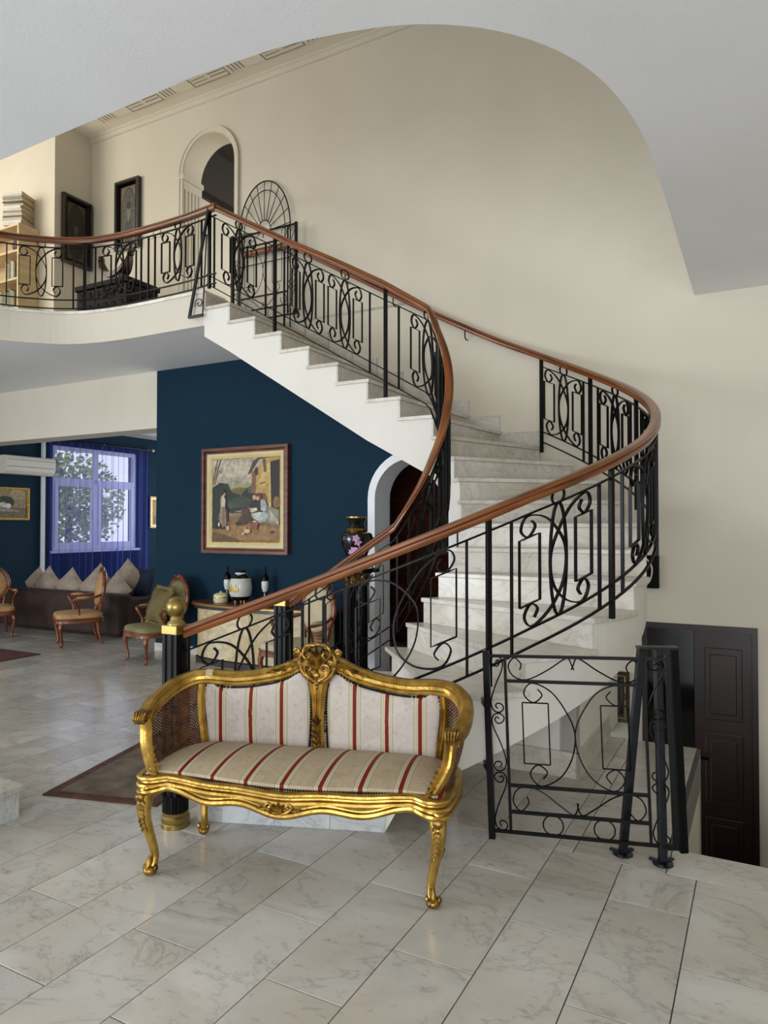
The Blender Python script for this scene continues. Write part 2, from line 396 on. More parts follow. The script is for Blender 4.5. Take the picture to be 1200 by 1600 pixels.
def catmull(P, k=6, closed=False):
    P = [Vector(p) for p in P]; n = len(P); out = []
    for i in range(n if closed else n-1):
        if closed: a, b, c, d = P[i-1], P[i], P[(i+1) % n], P[(i+2) % n]
        else: a, b, c, d = P[max(i-1, 0)], P[i], P[i+1], P[min(i+2, n-1)]
        for j in range(k):
            t = j/k; t2 = t*t; t3 = t2*t
            out.append(.5*((2*b)+(c-a)*t+(2*a-5*b+4*c-d)*t2+(3*b-a-3*c+d)*t3))
    if not closed: out.append(P[-1])
    return out
def interp(x, xs, ys):
    if x <= xs[0]: return ys[0]
    for i in range(1, len(xs)):
        if x <= xs[i]:
            t = (x-xs[i-1])/(xs[i]-xs[i-1]); return ys[i-1]*(1-t)+ys[i]*t
    return ys[-1]
def arc2(cx, cy, rx, ry, a0, a1, n):
    return [(cx+rx*cos(radians(a0+(a1-a0)*i/n)), cy+ry*sin(radians(a0+(a1-a0)*i/n))) for i in range(n+1)]

# ------------------------------------------------------------------ the stair's plan
RISE = .168; ZU = 22*RISE; ZS = 3.36; WA = 6.2          # upper floor, soffit, back wall face
PHO = [-43, -26, -9, 6, 20, 34, 48, 61, 74, 88, 103]
def outer(n, off=0.0):
    ac, bc, R = 4.515, -2.182, 1.608
    def raw(n):
        if n < 5:
            arc = (5-n)*.423; lim = R*radians(27)
            if arc < lim:
                ph = radians(-43)-arc/R; return (bc+R*cos(ph), ac+R*sin(ph))
            p0 = radians(-70); k = arc-lim
            return (bc+R*cos(p0)+sin(p0)*k, ac+R*sin(p0)-cos(p0)*k)
        if n < 14.15:
            ph = radians(interp(n, list(range(5, 16)), PHO)); return (bc+R*cos(ph), ac+R*sin(ph))
        return (bc-(n-14.15)*.29, ac+R)
    b, a = raw(n)
    if off:
        p, q = raw(n-.05), raw(n+.05); t = Vector((q[0]-p[0], q[1]-p[1])).normalized()
        b, a = b+t.y*off, a-t.x*off
    return b, a
def inner(n, off=0.0):
    ac, bc, r = 4.62, -2.25, .36
    def raw(n):
        if n < 4:
            ph = radians(-84); return (bc+r*cos(ph)-.94*(4-n)*.245, ac+r*sin(ph)-.34*(4-n)*.245)
        if n < 14:
            ph = radians(-84+(n-4)*17.4); return (bc+r*cos(ph), ac+r*sin(ph))
        return (bc-(n-14)*.29, ac+r)
    b, a = raw(n)
    if off:
        p, q = raw(n-.1), raw(n+.1); t = Vector((q[0]-p[0], q[1]-p[1])).normalized()
        b, a = b-t.y*off, a+t.x*off          # off > 0 goes into the open well
    return b, a
def zline(n): return min(n, 22)*RISE
def waist(n): return interp(n, [3.25, 7, 13, 16, 21], [.40, .40, .47, .50, .44])
def soffit(n): return zline(n)-waist(n)
def toff(n): return interp(n, [11, 14], [-.06, .075])

# ------------------------------------------------------------------ walls, floors, ceilings (setting)
def wallM(a0): return lambda u, v, t: (u, a0+t, v)
arch_lo = [(-3.44, 0), (-3.44, 1.76)]+[(x, z) for x, z in arc2(-3.02, 1.76, .42, .41, 180, 0, 16)]+[(-2.60, 0)]
mb = MB().plate([(-6.44, 0)]+arch_lo+[(-2.2, 0), (-2.2, 1.9), (-4.55, ZS), (-6.44, ZS)], [], 0, .32, wallM(WA))
struct('wall_back', mb, 'blue_paint')
arch_up = [(-6.05, ZU), (-5.22, ZU), (-5.22, 5.66)]+arc2(-5.635, 5.66, .415, .42, 0, 180, 18)[1:]
mb = MB().plate([(-12, 2.67), (-6.44, 2.67), (-6.44, ZS), (-4.55, ZS), (-2.2, 1.9), (-2.2, -1.5), (-.89, -1.5), (-.89, .70), (-.04, .70), (-.04, -1.5),
                 (2.4, -1.5), (2.4, 6.5), (-7.62, 6.5), (-7.62, 3.5), (-12, 3.5)], [arch_up], 0, .32, wallM(WA))
struct('wall_back', mb, 'white_plaster')
struct('wall_gallery', MB().b2(-11, -7.62, 5.66, WA-.001, ZU-.02, 6.5), 'white_plaster')
struct('wall_right', MB().b2(2.4, 2.6, -4, WA+.3, -1.5, 6.5), 'white_plaster')
opening = [(-.47, WA), (-.47, 4.5), (-.475, 3.9), (-.49, 3.5), (-.53, 3.2), (-.60, 2.93), (-.70, 2.72), (-.83, 2.55), (-.98, 2.42), (-1.16, 2.32), (-1.38, 2.25),
           (-1.65, 2.2), (-2.07, 2.18), (-3.45, 2.22), (-6.3, 2.24), (-6.72, 2.42), (-6.98, 2.8), (-7.06, 3.4), (-6.95, 4.0), (-6.74, 4.4), (-6.52, 4.66), (-6.30, 4.83), (-6.0, 4.93), (-5.57, 4.98), (-5.12, 4.985), (-4.58, 4.985), (-4.58, WA)]
flat = lambda z0: (lambda u, v, t: (u, v, z0+t))
# rounded version of the curved run of the edge
crv = catmull([(x, y, 0) for x, y in opening[1:13]], 4)+catmull([(x, y, 0) for x, y in opening[13:26]], 4)
op2 = [opening[0]]+[(p.x, p.y) for p in crv]+[opening[-1]]
slab = MB().plate([(-12, -4), (2.4, -4), (2.4, WA)]+op2+[(-12, WA)], [], 0, ZU-ZS-.03, flat(ZS))
struct('floor_upper', slab, 'soffit_white')
ed = [(p.x, p.y) for p in catmull([(x, y, 0) for x, y in opening[13:26]], 4)]
inn = []
for i, (x, y) in enumerate(ed):
    p, q = ed[max(i-1, 0)], ed[min(i+1, len(ed)-1)]; t = Vector((q[0]-p[0], q[1]-p[1])).normalized(); inn.append((x-t.y*.3, y+t.x*.3))
edo = [(x+(x-u)*.05, y+(y-v)*.05) for (x, y), (u, v) in zip(ed, inn)]
fo = [(x+(x-u)*.006/.3, y+(y-v)*.006/.3) for (x, y), (u, v) in zip(ed, inn)]; fi = [(x-(x-u)*.01, y-(y-v)*.01) for (x, y), (u, v) in zip(ed, inn)]
struct('trim_10', MB().prism(fo+fi[::-1], ZS-.001, ZU-.031), 'fascia_cream')
struct('trim_1', MB().prism(edo+inn[::-1], ZU-.03, ZU), 'stair_marble')
struct('floor_gallery', MB().prism([(-12, 2.3), (-7.36, 2.3), (-7.36, 3.4), (-7.2, 4.1), (-6.9, 4.75), (-6.4, 5.16), (-5.6, 5.29), (-4.6, 5.3), (-4.6, WA), (-3.0, WA), (-3.0, WA+3.5), (-12, WA+3.5)], ZU-.029, ZU-.002), 'stair_marble')
struct('ceiling', MB().b2(-12, 2.6, -4, WA+.32, 6.5, 6.7), 'ceiling_white')
cl = bpy.data.objects['ceiling']
pm = MB().b2(-.245, .245, -.245, .245, -.010, 0)
pm.m = 1
for k in range(4): pm.b2(-.225+k*.045, -.217+k*.045, -.23, -.02, -.013, -.009).b2(.02, .23, .03+k*.05, .038+k*.05, -.013, -.009).b2(-.225, -.03, .04+k*.05, .046+k*.05, -.013, -.009)
for k in (-1, 1): pm.b2(-.25, .25, k*.247-.003, k*.247+.003, -.0125, -.009)
proto = None
for i in range(-13, 0):
    for j in range(3):
        if proto is None: proto = pm.build('ceiling_panel', ['ceiling_white', 'groove_brown'], raw=True); o = proto
        else: o = proto.copy(); COL.objects.link(o)
        o.parent = cl; o.location = (i*.5-.4, 5.75-j*.5, 6.5); o.rotation_euler = (0, 0, pi/2 if (i+j) % 2 else 0)
struct('trim_2', MB().sweep([(-7.62, WA, 6.5), (2.4, WA, 6.5)], [(0, 0), (.05, 0), (.05, -.015), (.03, -.03), (.03, -.05), (.015, -.07), (.0, -.075)]), 'white_plaster')
# lower stairwell to the right, with its door
struct('wall_stairwell', MB().b2(-.50, -.38, 3.54, 5.2, -1.5, -.03).b2(-1.1, -.38, 5.08, 5.2, -1.5, -.03), 'cream_plaster')
struct('door_backing', MB().b2(-1.0, .1, WA+.2, WA+.3, -1.5, .75), 'dark_plaster')  # added backing, keeps sky light out of the gap between the door leaves
struct('floor_stairwell', MB().b2(-2.2, 2.4, 3.5, WA+.3, -1.6, -1.5), 'dark_plaster')
struct('wall_stairwell_front', MB().b2(-.38, 2.4, 3.42, 3.54, -1.5, -.254), 'dark_plaster')
dr = struct('door_1', MB().b2(-.89, -.85, WA-.02, WA+.1, -1.5, .70).b2(-.08, -.04, WA-.02, WA+.1, -1.5, .70).b2(-.85, -.08, WA-.02, WA+.1, .655, .70), 'mahogany')
def child(parent, mb, name, m, **k): return mb.build(name, m, parent=parent, base=(0, 0, 0), **k)
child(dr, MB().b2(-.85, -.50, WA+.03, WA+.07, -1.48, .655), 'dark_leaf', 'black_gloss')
lf = child(dr, MB().b2(-.495, -.08, WA+.02, WA+.07, -1.48, .655), 'door_leaf', 'mahogany')
for z0, z1 in ((-.05, .52), (-.72, -.15), (-1.38, -.82)):
    child(lf, MB().b2(-.42, -.15, WA+.012, WA+.025, z0, z1).b2(-.38, -.19, WA, WA+.015, z0+.05, z1-.05), 'raised_panel', 'mahogany', bevel=.006)
child(dr, MB().beam((-.47, WA+.01, -.35), (-.47, WA-.04, -.35), .02, .02).beam((-.47, WA-.04, -.35), (-.39, WA-.04, -.35), .015, .02), 'door_handle', 'iron')
# living room beyond the wide opening
LB = -10.6
winh = [(7.88, 1.06), (9.72, 1.06), (9.72, 2.86), (7.88, 2.86)]
struct('wall_left', MB().plate([(4.6, 0), (12.4, 0), (12.4, 3.25), (4.6, 3.25)], [winh], 0, -.25, lambda u, v, t: (LB+t, u, v)), 'blue_paint')
struct('wall_far', MB().b2(-10.85, -5.3, 12.2, 12.45, 0, 3.25), 'blue_paint')
struct('ceiling_living', MB().b2(-10.9, -5.3, WA+.32, 12.4, 3.25, 3.36), 'soffit_white')
struct('wall_living_right', MB().b2(-5.5, -5.3, WA+.32, 12.4, 0, 3.3), 'blue_paint')
struct('trim_3', MB().sweep([(LB, 7.0, 3.25), (LB, 12.2, 3.25)], [(0, 0), (-.07, 0), (-.07, -.02), (-.02, -.07), (0, -.07)]).b2(-6.50, -6.425, WA+.315, WA+.36, 2.2, 2.67), 'upvc_white')
# room seen through the low arch, and corridor behind the upper arch
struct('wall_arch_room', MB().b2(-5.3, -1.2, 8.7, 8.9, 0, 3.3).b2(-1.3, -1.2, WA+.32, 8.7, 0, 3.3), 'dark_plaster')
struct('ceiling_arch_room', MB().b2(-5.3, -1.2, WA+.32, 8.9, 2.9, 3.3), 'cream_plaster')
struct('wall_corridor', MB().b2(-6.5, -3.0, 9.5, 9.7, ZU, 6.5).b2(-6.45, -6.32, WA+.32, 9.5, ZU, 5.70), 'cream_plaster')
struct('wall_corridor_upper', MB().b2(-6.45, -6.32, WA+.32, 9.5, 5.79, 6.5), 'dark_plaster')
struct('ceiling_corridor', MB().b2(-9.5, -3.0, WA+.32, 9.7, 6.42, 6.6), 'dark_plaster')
struct('door_2', MB().b2(-6.45, -6.27, WA+.33, 9.5, 5.70, 5.79), 'mahogany')
# mouldings of the two arches
def arch_trim(name, pts, a0, prof, m):
    P = [Vector((x, a0, z)) for x, z in pts]
    return struct(name, MB().frame_sweep(P, [(0, -1, 0)]*len(P), prof), m)
up_path = [(-6.07, ZU), (-6.07, 5.0), (-6.07, 5.66)]+arc2(-5.635, 5.66, .435, .44, 180, 0, 20)+[(-5.2, 5.0), (-5.2, ZU)]
arch_trim('trim_4', up_path, WA, [(0, -.02), (.03, -.02), (.03, .0), (.018, .015), (.018, .04), (0, .05)], 'white_plaster')
lo_path = [(-3.47, 0), (-3.47, 1.2), (-3.47, 1.76)]+arc2(-3.02, 1.76, .45, .44, 180, 0, 20)+[(-2.57, 1.2), (-2.57, 0)]
lining = [(-3.438, 0), (-3.438, 1.0), (-3.438, 1.76)]+arc2(-3.02, 1.76, .418, .408, 180, 0, 20)+[(-2.602, 1.0), (-2.602, 0)]
arch_trim('trim_5', lo_path, WA, [(0, -.03), (.02, -.03), (.02, .05), (0, .05)], 'soffit_white')
arch_trim('trim_6', lining, WA, [(.018, -.004), (.018, .004), (-.33, .004), (-.33, -.004)], 'soffit_white')
fl = MB().b2(-6.055, -6.035, WA, WA+.32, ZU, 5.60)
for k in range(5): fl.b2(-6.04, -6.02, WA+.03+k*.057, WA+.065+k*.057, ZU+.1, 5.50)
fl.b2(-6.06, -6.005, WA-.03, WA+.32, 5.60, 5.66)
struct('trim_7', fl, 'white_plaster')
bb = MB()
for x0, x1 in ((-6.44, -3.50), (-2.54, -2.3)): bb.b2(x0, x1, WA-.015, WA, 0, .09)
struct('baseboard_back', bb, 'stair_marble')

# marble floor: a bed with separate tiles, joints from the photograph's pattern
bed = MB().plate([(-12, -4), (2.4, -4), (2.4, 3.54), (-.38, 3.54), (-.38, 5.2), (-1.15, 5.2), (-1.15, 12.6), (-12, 12.6)], [], 0, -.25, flat(-.004))
floor = struct('floor', bed, 'joint')
TW, TL = .3023, .712
def regions():
    out = []
    for k in range(-36, 12):
        b0 = -.561+k*TW; a_off = 2.953 if k % 2 == 0 else 2.61
        for j in range(-6, 15):
            a0 = a_off+(j-1)*TL
            out.append((b0, b0+TW, a0, a0+TL))
    return out
def clip(r, q):
    b0, b1, a0, a1 = max(r[0], q[0]), min(r[1], q[1]), max(r[2], q[2]), min(r[3], q[3])
    return (b0, b1, a0, a1) if b1-b0 > .02 and a1-a0 > .02 else None
zones = [(-11.9, -.8633, .2, 6.18), (-.8633, 2.38, .2, 3.28), (-.8633, -.78, 3.28, 5.2), (-10.58, -5.5, 6.18, 12.2), (-5.3, -1.2, 6.18, 8.7)]
rects = []
for r in regions():
    for q in zones:
        c = clip(r, q)
        if not c: continue
        if c[1] > -.97 and c[3] > 5.2: c = clip(c, (-20, 20, 0, 5.2))
        if c: rects.append(c)
for k in range(8): rects += [(-.78+k*.46-(0 if k == 0 else .06), -.32+k*.46-.06, 3.28, 3.54)]
rects += [(-.78, -.40, 3.54, 4.2), (-.78, -.40, 4.2, 4.86), (-.78, -.40, 4.86, 5.2)]
def pxof(b, a):
    p = W(b, a, 0); return (600+1103*p.x/max(p.y, .1), 820+1103*1.5/max(p.y, .1), p.y)
def area_px(r):
    x, y, d = pxof((r[0]+r[1])/2, (r[2]+r[3])/2)
    if d < .4 or x < -260 or x > 1460 or y > 1900: return 0
    return (r[1]-r[0])*(r[3]-r[2])/d**3
rects.sort(key=area_px, reverse=True)
G = .0023; meshes = {}; rest = MB()
for i, r in enumerate(rects):
    w, l = round(r[1]-r[0]-2*G, 3), round(r[3]-r[2]-2*G, 3); c = ((r[0]+r[1])/2, (r[2]+r[3])/2)
    if i < 285 and area_px(r) > 0:
        if (w, l) not in meshes:
            x, y, k = w/2, l/2, .0007
            t = MB().add([(-x, -y, -.02), (x, -y, -.02), (x, y, -.02), (-x, y, -.02), (-x, -y, -k), (x, -y, -k), (x, y, -k), (-x, y, -k), (-x+k, -y+k, 0), (x-k, -y+k, 0), (x-k, y-k, 0), (-x+k, y-k, 0)],
                         [(8, 9, 10, 11)]+[(i0, (i0+1) % 4, 4+(i0+1) % 4, 4+i0) for i0 in range(4)]+[(4+i0, 4+(i0+1) % 4, 8+(i0+1) % 4, 8+i0) for i0 in range(4)])
            o = t.build('floor_tile', 'floor_marble', raw=True); meshes[(w, l)] = o
        else:
            o = meshes[(w, l)].copy(); COL.objects.link(o)
        o.parent = floor; o.location = (c[0], c[1], 0)
    else:
        rest.b2(r[0]+G, r[1]-G, r[2]+G, r[3]-G, -.02, 0)
tag(rest.build('floor_tiles', 'floor_marble', parent=floor, base=(0, 0, 0)), kind='stuff')

# ------------------------------------------------------------------ staircase
st = house_thing('staircase', 'curved white staircase with veined marble treads sweeping up to the gallery', 'staircase', (outer(1)[0], outer(1)[1], 0))
body = MB()
for n in range(1, 22):
    K = 4; ns = [n+k/K for k in range(K+1)]
    I = [inner(m) for m in ns]; O = [outer(m, toff(m)-.0) for m in ns]
    if n >= 14: O = [(o[0], WA-.002) for o in O]
    if n >= 16: O = [(inner(m)[0], WA-.002) for m in ns]
    zt = n*RISE-.03
    lowz = [0.002 if m < 3.25 and n <= 3 else max(.002, soffit(m)) for m in ns]
    if n == 3: lowz = [.002, .002, soffit(3.5), soffit(3.75), soffit(4)]
    vs = []
    for k in range(K+1): vs += [(*I[k], zt), (*O[k], zt), (*I[k], lowz[k]), (*O[k], lowz[k])]
    fs = []
    for k in range(K):
        a, b = 4*k, 4*k+4
        fs += [(a, b, b+1, a+1), (a+2, a+3, b+3, b+2), (a, a+2, b+2, b), (a+1, b+1, b+3, a+3)]
    fs += [(0, 1, 3, 2), (4*K, 4*K+2, 4*K+3, 4*K+1)]
    body.add(vs, fs)
# end block under the landing edge
body.b2(inner(22)[0]-.06, inner(22)[0], inner(22)[1], WA-.002, ZS, ZU-.03)
bo = body.build('stringer', 'stair_white', parent=st)
for n in range(1, 22):
    dI = hypot(inner(n+1)[0]-inner(n)[0], inner(n+1)[1]-inner(n)[1]); dO = hypot(outer(n+1)[0]-outer(n)[0], outer(n+1)[1]-outer(n)[1])
    K = 5; eI = -.028/max(dI, .1); eO = -.028/max(dO, .1)
    I = [inner(n+eI+(1-eI+.02)*k/K, .018) for k in range(K+1)]
    if n >= 16: O = [(inner(n+eI+(1-eI+.02)*k/K)[0], WA-.001) for k in range(K+1)]
    else:
        O = [outer(n+eO+(1-eO+.02)*k/K, toff(n)+(.018 if n < 12 else 0)) for k in range(K+1)]
        if n >= 13: O = [(b, min(a, WA-.001)) for b, a in O]
    MB().prism(I+O[::-1], n*RISE-.03, n*RISE).build('tread', 'stair_marble', parent=st, bevel=.005)
for n in range(1, 23):
    i0, o0 = inner(n, -.002), outer(n, toff(n)-.002)
    if n >= 14: o0 = (o0[0], WA-.002)
    if n >= 16: o0 = (inner(n)[0], WA-.002)
    t = Vector((inner(n+.2)[0]-inner(n)[0], inner(n+.2)[1]-inner(n)[1])).normalized()*-.012
    t2 = Vector((outer(n+.2)[0]-outer(n)[0], outer(n+.2)[1]-outer(n)[1])).normalized()*-.012
    if n >= 16: t2 = t
    poly = [i0, o0, (o0[0]+t2.x, o0[1]+t2.y), (i0[0]+t.x, i0[1]+t.y)]
    MB().prism(poly, (n-1)*RISE+.001, n*RISE-.031).build('riser', 'stair_marble', parent=st)
# marble facing of the foot of the stair, one slab after the other
for n0, n1 in ((1.0, 1.275), (1.28, 1.925), (1.93, 2.595), (2.6, 3.25)):
    P = [outer(n0+(n1-n0)*j/4, -.052) for j in range(5)]; Q = [outer(n0+(n1-n0)*j/4, -.064) for j in range(5)]
    MB().prism(P+Q[::-1], .001, min(.136, .136)).build('facing_slab', 'plinth_marble', parent=st)
# stepped skirting on the wall side
for n in range(13, 22):
    b0 = outer(n)[0] if n < 16 else inner(n)[0]; b1 = outer(n+1)[0] if n+1 < 16 else inner(n+1)[0]
    a0 = WA if n > 13 else WA
    MB().b2(b0+.01, b1+.01, a0-.018, a0-.001, n*RISE, n*RISE+.155).build('skirting_block', 'stair_marble', parent=st)
# wall carrying the flight from below
nph = lambda b, a: interp(math.degrees(atan2(a-4.515, b+2.182)), [-58]+PHO, list(range(4, 16)))
uw = MB(); P = []
for b, a in ((-1.75, 4.25), (-1.5, 4.25), (-1.25, 4.25), (-.985, 4.25), (-.985, 4.7), (-.985, 5.15), (-.985, 5.6)): P.append((b, a, soffit(nph(b, a))+.03))
for (p, q) in zip(P, P[1:]):
    d = Vector((q[0]-p[0], q[1]-p[1])).normalized(); nx, ny = -d.y*.1, d.x*.1
    uw.add([(p[0], p[1], 0), (q[0], q[1], 0), (q[0], q[1], q[2]), (p[0], p[1], p[2]), (p[0]+nx, p[1]+ny, 0), (q[0]+nx, q[1]+ny, 0), (q[0]+nx, q[1]+ny, q[2]), (p[0]+nx, p[1]+ny, p[2])],
           [(0, 1, 2, 3), (4, 7, 6, 5), (3, 2, 6, 7), (0, 4, 5, 1), (0, 3, 7, 4), (1, 5, 6, 2)])
struct('wall_under_stair', uw, 'stair_white')
struct('baseboard_under_stair', MB().b2(-1.75, -.965, 4.228, 4.249, 0, .15).b2(-.984, -.965, 4.228, 5.2, 0, .15), 'stair_marble')

# ------------------------------------------------------------------ wrought-iron railings
RAILP = [(-.030, -.018), (-.030, -.002), (-.024, .002), (-.032, .010), (-.030, .024), (-.018, .031), (.018, .031), (.030, .024), (.032, .010), (.024, .002), (.030, -.002), (.030, -.018), (.022, -.030), (-.022, -.030)]
H_BOT, H_MID, H_TOP = .065, .155, .72
TOPS = {}
class Rail:
    # pos(n) in plan, base(n) = height of the nosing line, hr(n) = top of the handrail above it
    def __init__(s, root, pos, base, hr, n0, n1, ht=.72):
        s.ht = ht
        s.root, s.pos, s.base, s.hr = root, pos, base, hr
        N = 900; s.ns = [n0+(n1-n0)*i/N for i in range(N+1)]; s.S = [0.0]
        for p, q in zip(s.ns, s.ns[1:]):
            x, y = pos(p), pos(q); s.S.append(s.S[-1]+hypot(y[0]-x[0], y[1]-x[1]))
    def s_of(s, n): return interp(n, s.ns, s.S)
    def n_of(s, t): return interp(t, s.S, s.ns)
    def P(s, n, h):
        b, a = s.pos(n); return Vector((b, a, s.base(n)+h))
    def nrm(s, n):
        p, q = s.pos(n-.04), s.pos(n+.04); d = Vector((q[0]-p[0], q[1]-p[1], 0)).normalized(); return Vector((d.y, -d.x, 0))
    def handrail(s, n0, n1, extra=()):
        ns = [n0+(n1-n0)*i/110 for i in range(111)]
        pts = [s.P(n, s.hr(n)-.031) for n in ns]+list(extra)
        return MB().sweep(pts, RAILP).build('handrail', 'rail_wood', parent=s.root, smooth=40)
    def bar(s, name, n0, n1, h, w=.016, t=.010, n=80):
        ns = [n0+(n1-n0)*i/n for i in range(n+1)]
        return MB().sweep([s.P(x, h) for x in ns], [(-w/2, -t/2), (-w/2, t/2), (w/2, t/2), (w/2, -t/2)]).build(name, 'iron', parent=s.root)
    def upright(s, n, h0, h1, w, d, name):
        b, a = s.pos(n); z = s.base(n); x = s.nrm(n); y = Vector((-x.y, x.x, 0)); R = Matrix((y, x, Vector((0, 0, 1)))).transposed()
        return MB().box((b, a, z+(h0+h1)/2), (w, d, h1-h0), R).build(name, 'iron', parent=s.root, bevel=.002)
    def post(s, n, h0=-.03): return s.upright(n, h0, s.hr(n)-.05, .026, .026, 'post')
    def baluster(s, n, h0=H_BOT): return s.upright(n, h0, s.ht, .011, .020, 'baluster')
    def ribbon(s, mb, s0, pts, w=.019, t=.0075):
        # pts: (x along the rail, h above the nosing line)
        P3, xs = [], []
        for x, h in pts:
            n = s.n_of(s0+x); P3.append(s.P(n, h)); xs.append(s.nrm(n))
        mb.frame_sweep(P3, xs, [(-w/2, -t/2), (-w/2, t/2), (w/2, t/2), (w/2, -t/2)])
    def scroll_panel(s, nc, half=.245, cross=.05, ellipse=True, w=.019, ring=True):
        s0 = s.s_of(nc); mb = MB(); hb, ht = H_MID, s.ht; k = half/.218
        S = [(-.151, .93), (-.133, .868), (-.172, .80), (-.21, .883), (-.175, .985), (-.09, .90), (-.022, .675), (0, .495), (-.018, .28), (-.07, .10), (-.15, .012), (-.194, .115), (-.162, .21), (-.122, .15), (-.14, .08)]
        bump = [0, 0, 0, 0, 0, .5, .95, 1, .95, .5, 0, 0, 0, 0, 0]
        for sg in (-1, 1):
            pts = catmull([(-sg*(x*k+cross*bump[i]), hb+(ht-hb)*t, 0) for i, (x, t) in enumerate(S)], 5)
            s.ribbon(mb, s0, [(p.x, p.y) for p in pts], w)
            x0, x1 = sg*.218*k, sg*.108*k
            rect = [(x0, .216), (x0, .797), (x1, .797), (x1, .216), (x0, .216)]
            rp = []
            for (xa, ta), (xb, tb) in zip(rect, rect[1:]):
                for j in range(4): rp.append((xa+(xb-xa)*j/4, hb+(ht-hb)*(ta+(tb-ta)*j/4)))
            rp.append(rp[0]); s.ribbon(mb, s0, rp, w, .006)
        if ellipse:
            e = [(.05*cos(2*pi*i/28), hb+(ht-hb)*(.5+.5*sin(2*pi*i/28))) for i in range(29)]; s.ribbon(mb, s0, e, w)
        o = mb.build('scroll_panel', 'iron', parent=s.root)
        if ring: s.ring(nc)
        return o
    def ring(s, n, r=.038):
        mb = MB(); s0 = s.s_of(n); hc = (s.ht+s.hr(n)-.062)/2+.004
        s.ribbon(mb, s0, [(r*cos(2*pi*i/20), hc+r*sin(2*pi*i/20)) for i in range(21)], .016, .006)
        return mb.build('ring', 'iron', parent=s.root)

# outer railing of the curved flight
ro = house_thing('stair_railing', 'outer stair railing with long curved wooden handrail starting at the brass-ball newel behind the settee', 'railing', (*outer(.72), 0), group=None)
def wall_ease(n):
    d = abs((14.15-n)*.38 if n < 14.15 else (n-14.15)*.29)          # the slope changes where the curve meets the wall: eased over 0.8 m each way
    return .13/(4*.8)*max(0, .8-d)**2
R1 = Rail(ro, lambda n: outer(n), zline, lambda n: interp(n, [.7, 2, 16.5, 22.2], [.85, .836, .836, .84])+wall_ease(n), .6, 24)
R1.handrail(.82, 22.1, [Vector((outer(22.3)[0], outer(22.3)[1], ZU+.80)), Vector((-4.75, outer(22)[1], ZU+.80)), Vector((-5.06, outer(22)[1], ZU+.80))])
for h, nm in ((H_BOT, 'bottom_bar'), (H_MID, 'bottom_bar'), (H_TOP, 'top_bar')): R1.bar(nm, .85, 12.85, h)
for n in (4.46, 6.15, 7.95, 9.75, 11.4, 12.85): R1.post(n)
for n in (2.3, 2.8, 4.2, 4.74, 5.93, 6.37, 7.7, 8.2, 9.5, 10.0, 11.15, 11.62): R1.baluster(n)
R1.upright(2.55, H_BOT, H_TOP, .013, .022, 'baluster'); R1.ring(2.55, .042)
R1.scroll_panel(1.6, .23, .05); R1.scroll_panel(3.5, .245, .06, False, ring=False)
for n, hf in ((5.33, .225), (7.03, .225), (8.85, .235), (10.58, .20), (12.22, .20)): R1.scroll_panel(n, hf, .05)
for n in (16.3, 17.6, 15.0, 19.5):
    b, a = outer(n); z = zline(n)+R1.hr(n)
    MB().tube([(b, a, z-.06), (b, a, z-.11), (b-.005, a+.03, z-.13), (b-.005, a+.078, z-.13)], .006, 6).build('wall_bracket', 'iron', parent=ro)
# inner railing
bump = lambda n: interp(n, [3.5, 7, 9, 13, 14.4, 15.4], [0, .07, .085, .085, .05, 0])
ri = house_thing('stair_railing', 'inner stair railing whose handrail sweeps up from the small brass-capped newel to the gallery', 'railing', (*inner(1), 0))
R2 = Rail(ri, lambda n: inner(n, bump(n)), zline, lambda n: interp(n, [1, 4, 14, 15.4, 17, 18.5, 22], [.81, .84, .84, .875, .87, .85, .845]), .7, 22.3)
R2.handrail(1.05, 21.62)
for h, nm in ((H_BOT, 'bottom_bar'), (H_MID, 'bottom_bar'), (H_TOP, 'top_bar')): R2.bar(nm, 1.1, 21.9, h)
for n in (8.3, 12.6): R2.post(n, -.1)
for n in (15.4, 19.2): R2.post(n, int(n)*RISE-n*RISE)
for n in (1.6, 4.2, 5.0, 7.6, 9.2, 10.2, 11.4, 12.0, 12.95, 14.95, 15.9, 18.85, 19.55, 21.6): R2.baluster(n)
R2.scroll_panel(2.9, .2, .05); R2.scroll_panel(6.3, .14, .04, ring=False)
R2.scroll_panel(14.0, .16, .04); R2.scroll_panel(16.72, .165, .04); R2.scroll_panel(18.0, .165, .04); R2.scroll_panel(20.6, .20, .05)
# gallery railing
lp = catmull([(-4.42, 4.965, 0), (-4.82, 5.01, 0), (-5.2, 5.025, 0), (-5.64, 5.02, 0), (-6.04, 4.96, 0), (-6.33, 4.83, 0), (-6.53, 4.68, 0), (-6.77, 4.42, 0), (-6.94, 4.0, 0), (-7.02, 3.4, 0), (-7.02, 2.85, 0)], 8)
LS = [0.0]
for p, q in zip(lp, lp[1:]): LS.append(LS[-1]+(q-p).length)
rl = house_thing('gallery_railing', 'black iron gallery railing with curved wooden handrail along the upper landing edge', 'railing', (lp[0].x, lp[0].y, ZU))
R3 = Rail(rl, lambda n: (interp(n, LS, [p.x for p in lp]), interp(n, LS, [p.y for p in lp])), lambda n: ZU, lambda n: .775, 0, LS[-1], .665)
R3.handrail(0.0, 3.95)
for h, nm in ((H_BOT-.03, 'bottom_bar'), (H_MID-.03, 'bottom_bar'), (R3.ht, 'top_bar')): R3.bar(nm, .0, 3.9, h)
for n in (.09, 1.74): R3.post(n, -.0)
for n in (.20, .84, .93, 1.03, 1.62, 1.86, 2.50, 2.70, 3.3): R3.baluster(n, .035)
for n, hf in ((.53, .22), (1.32, .22), (2.18, .21), (3.0, .22)): R3.scroll_panel(n, hf, .05)
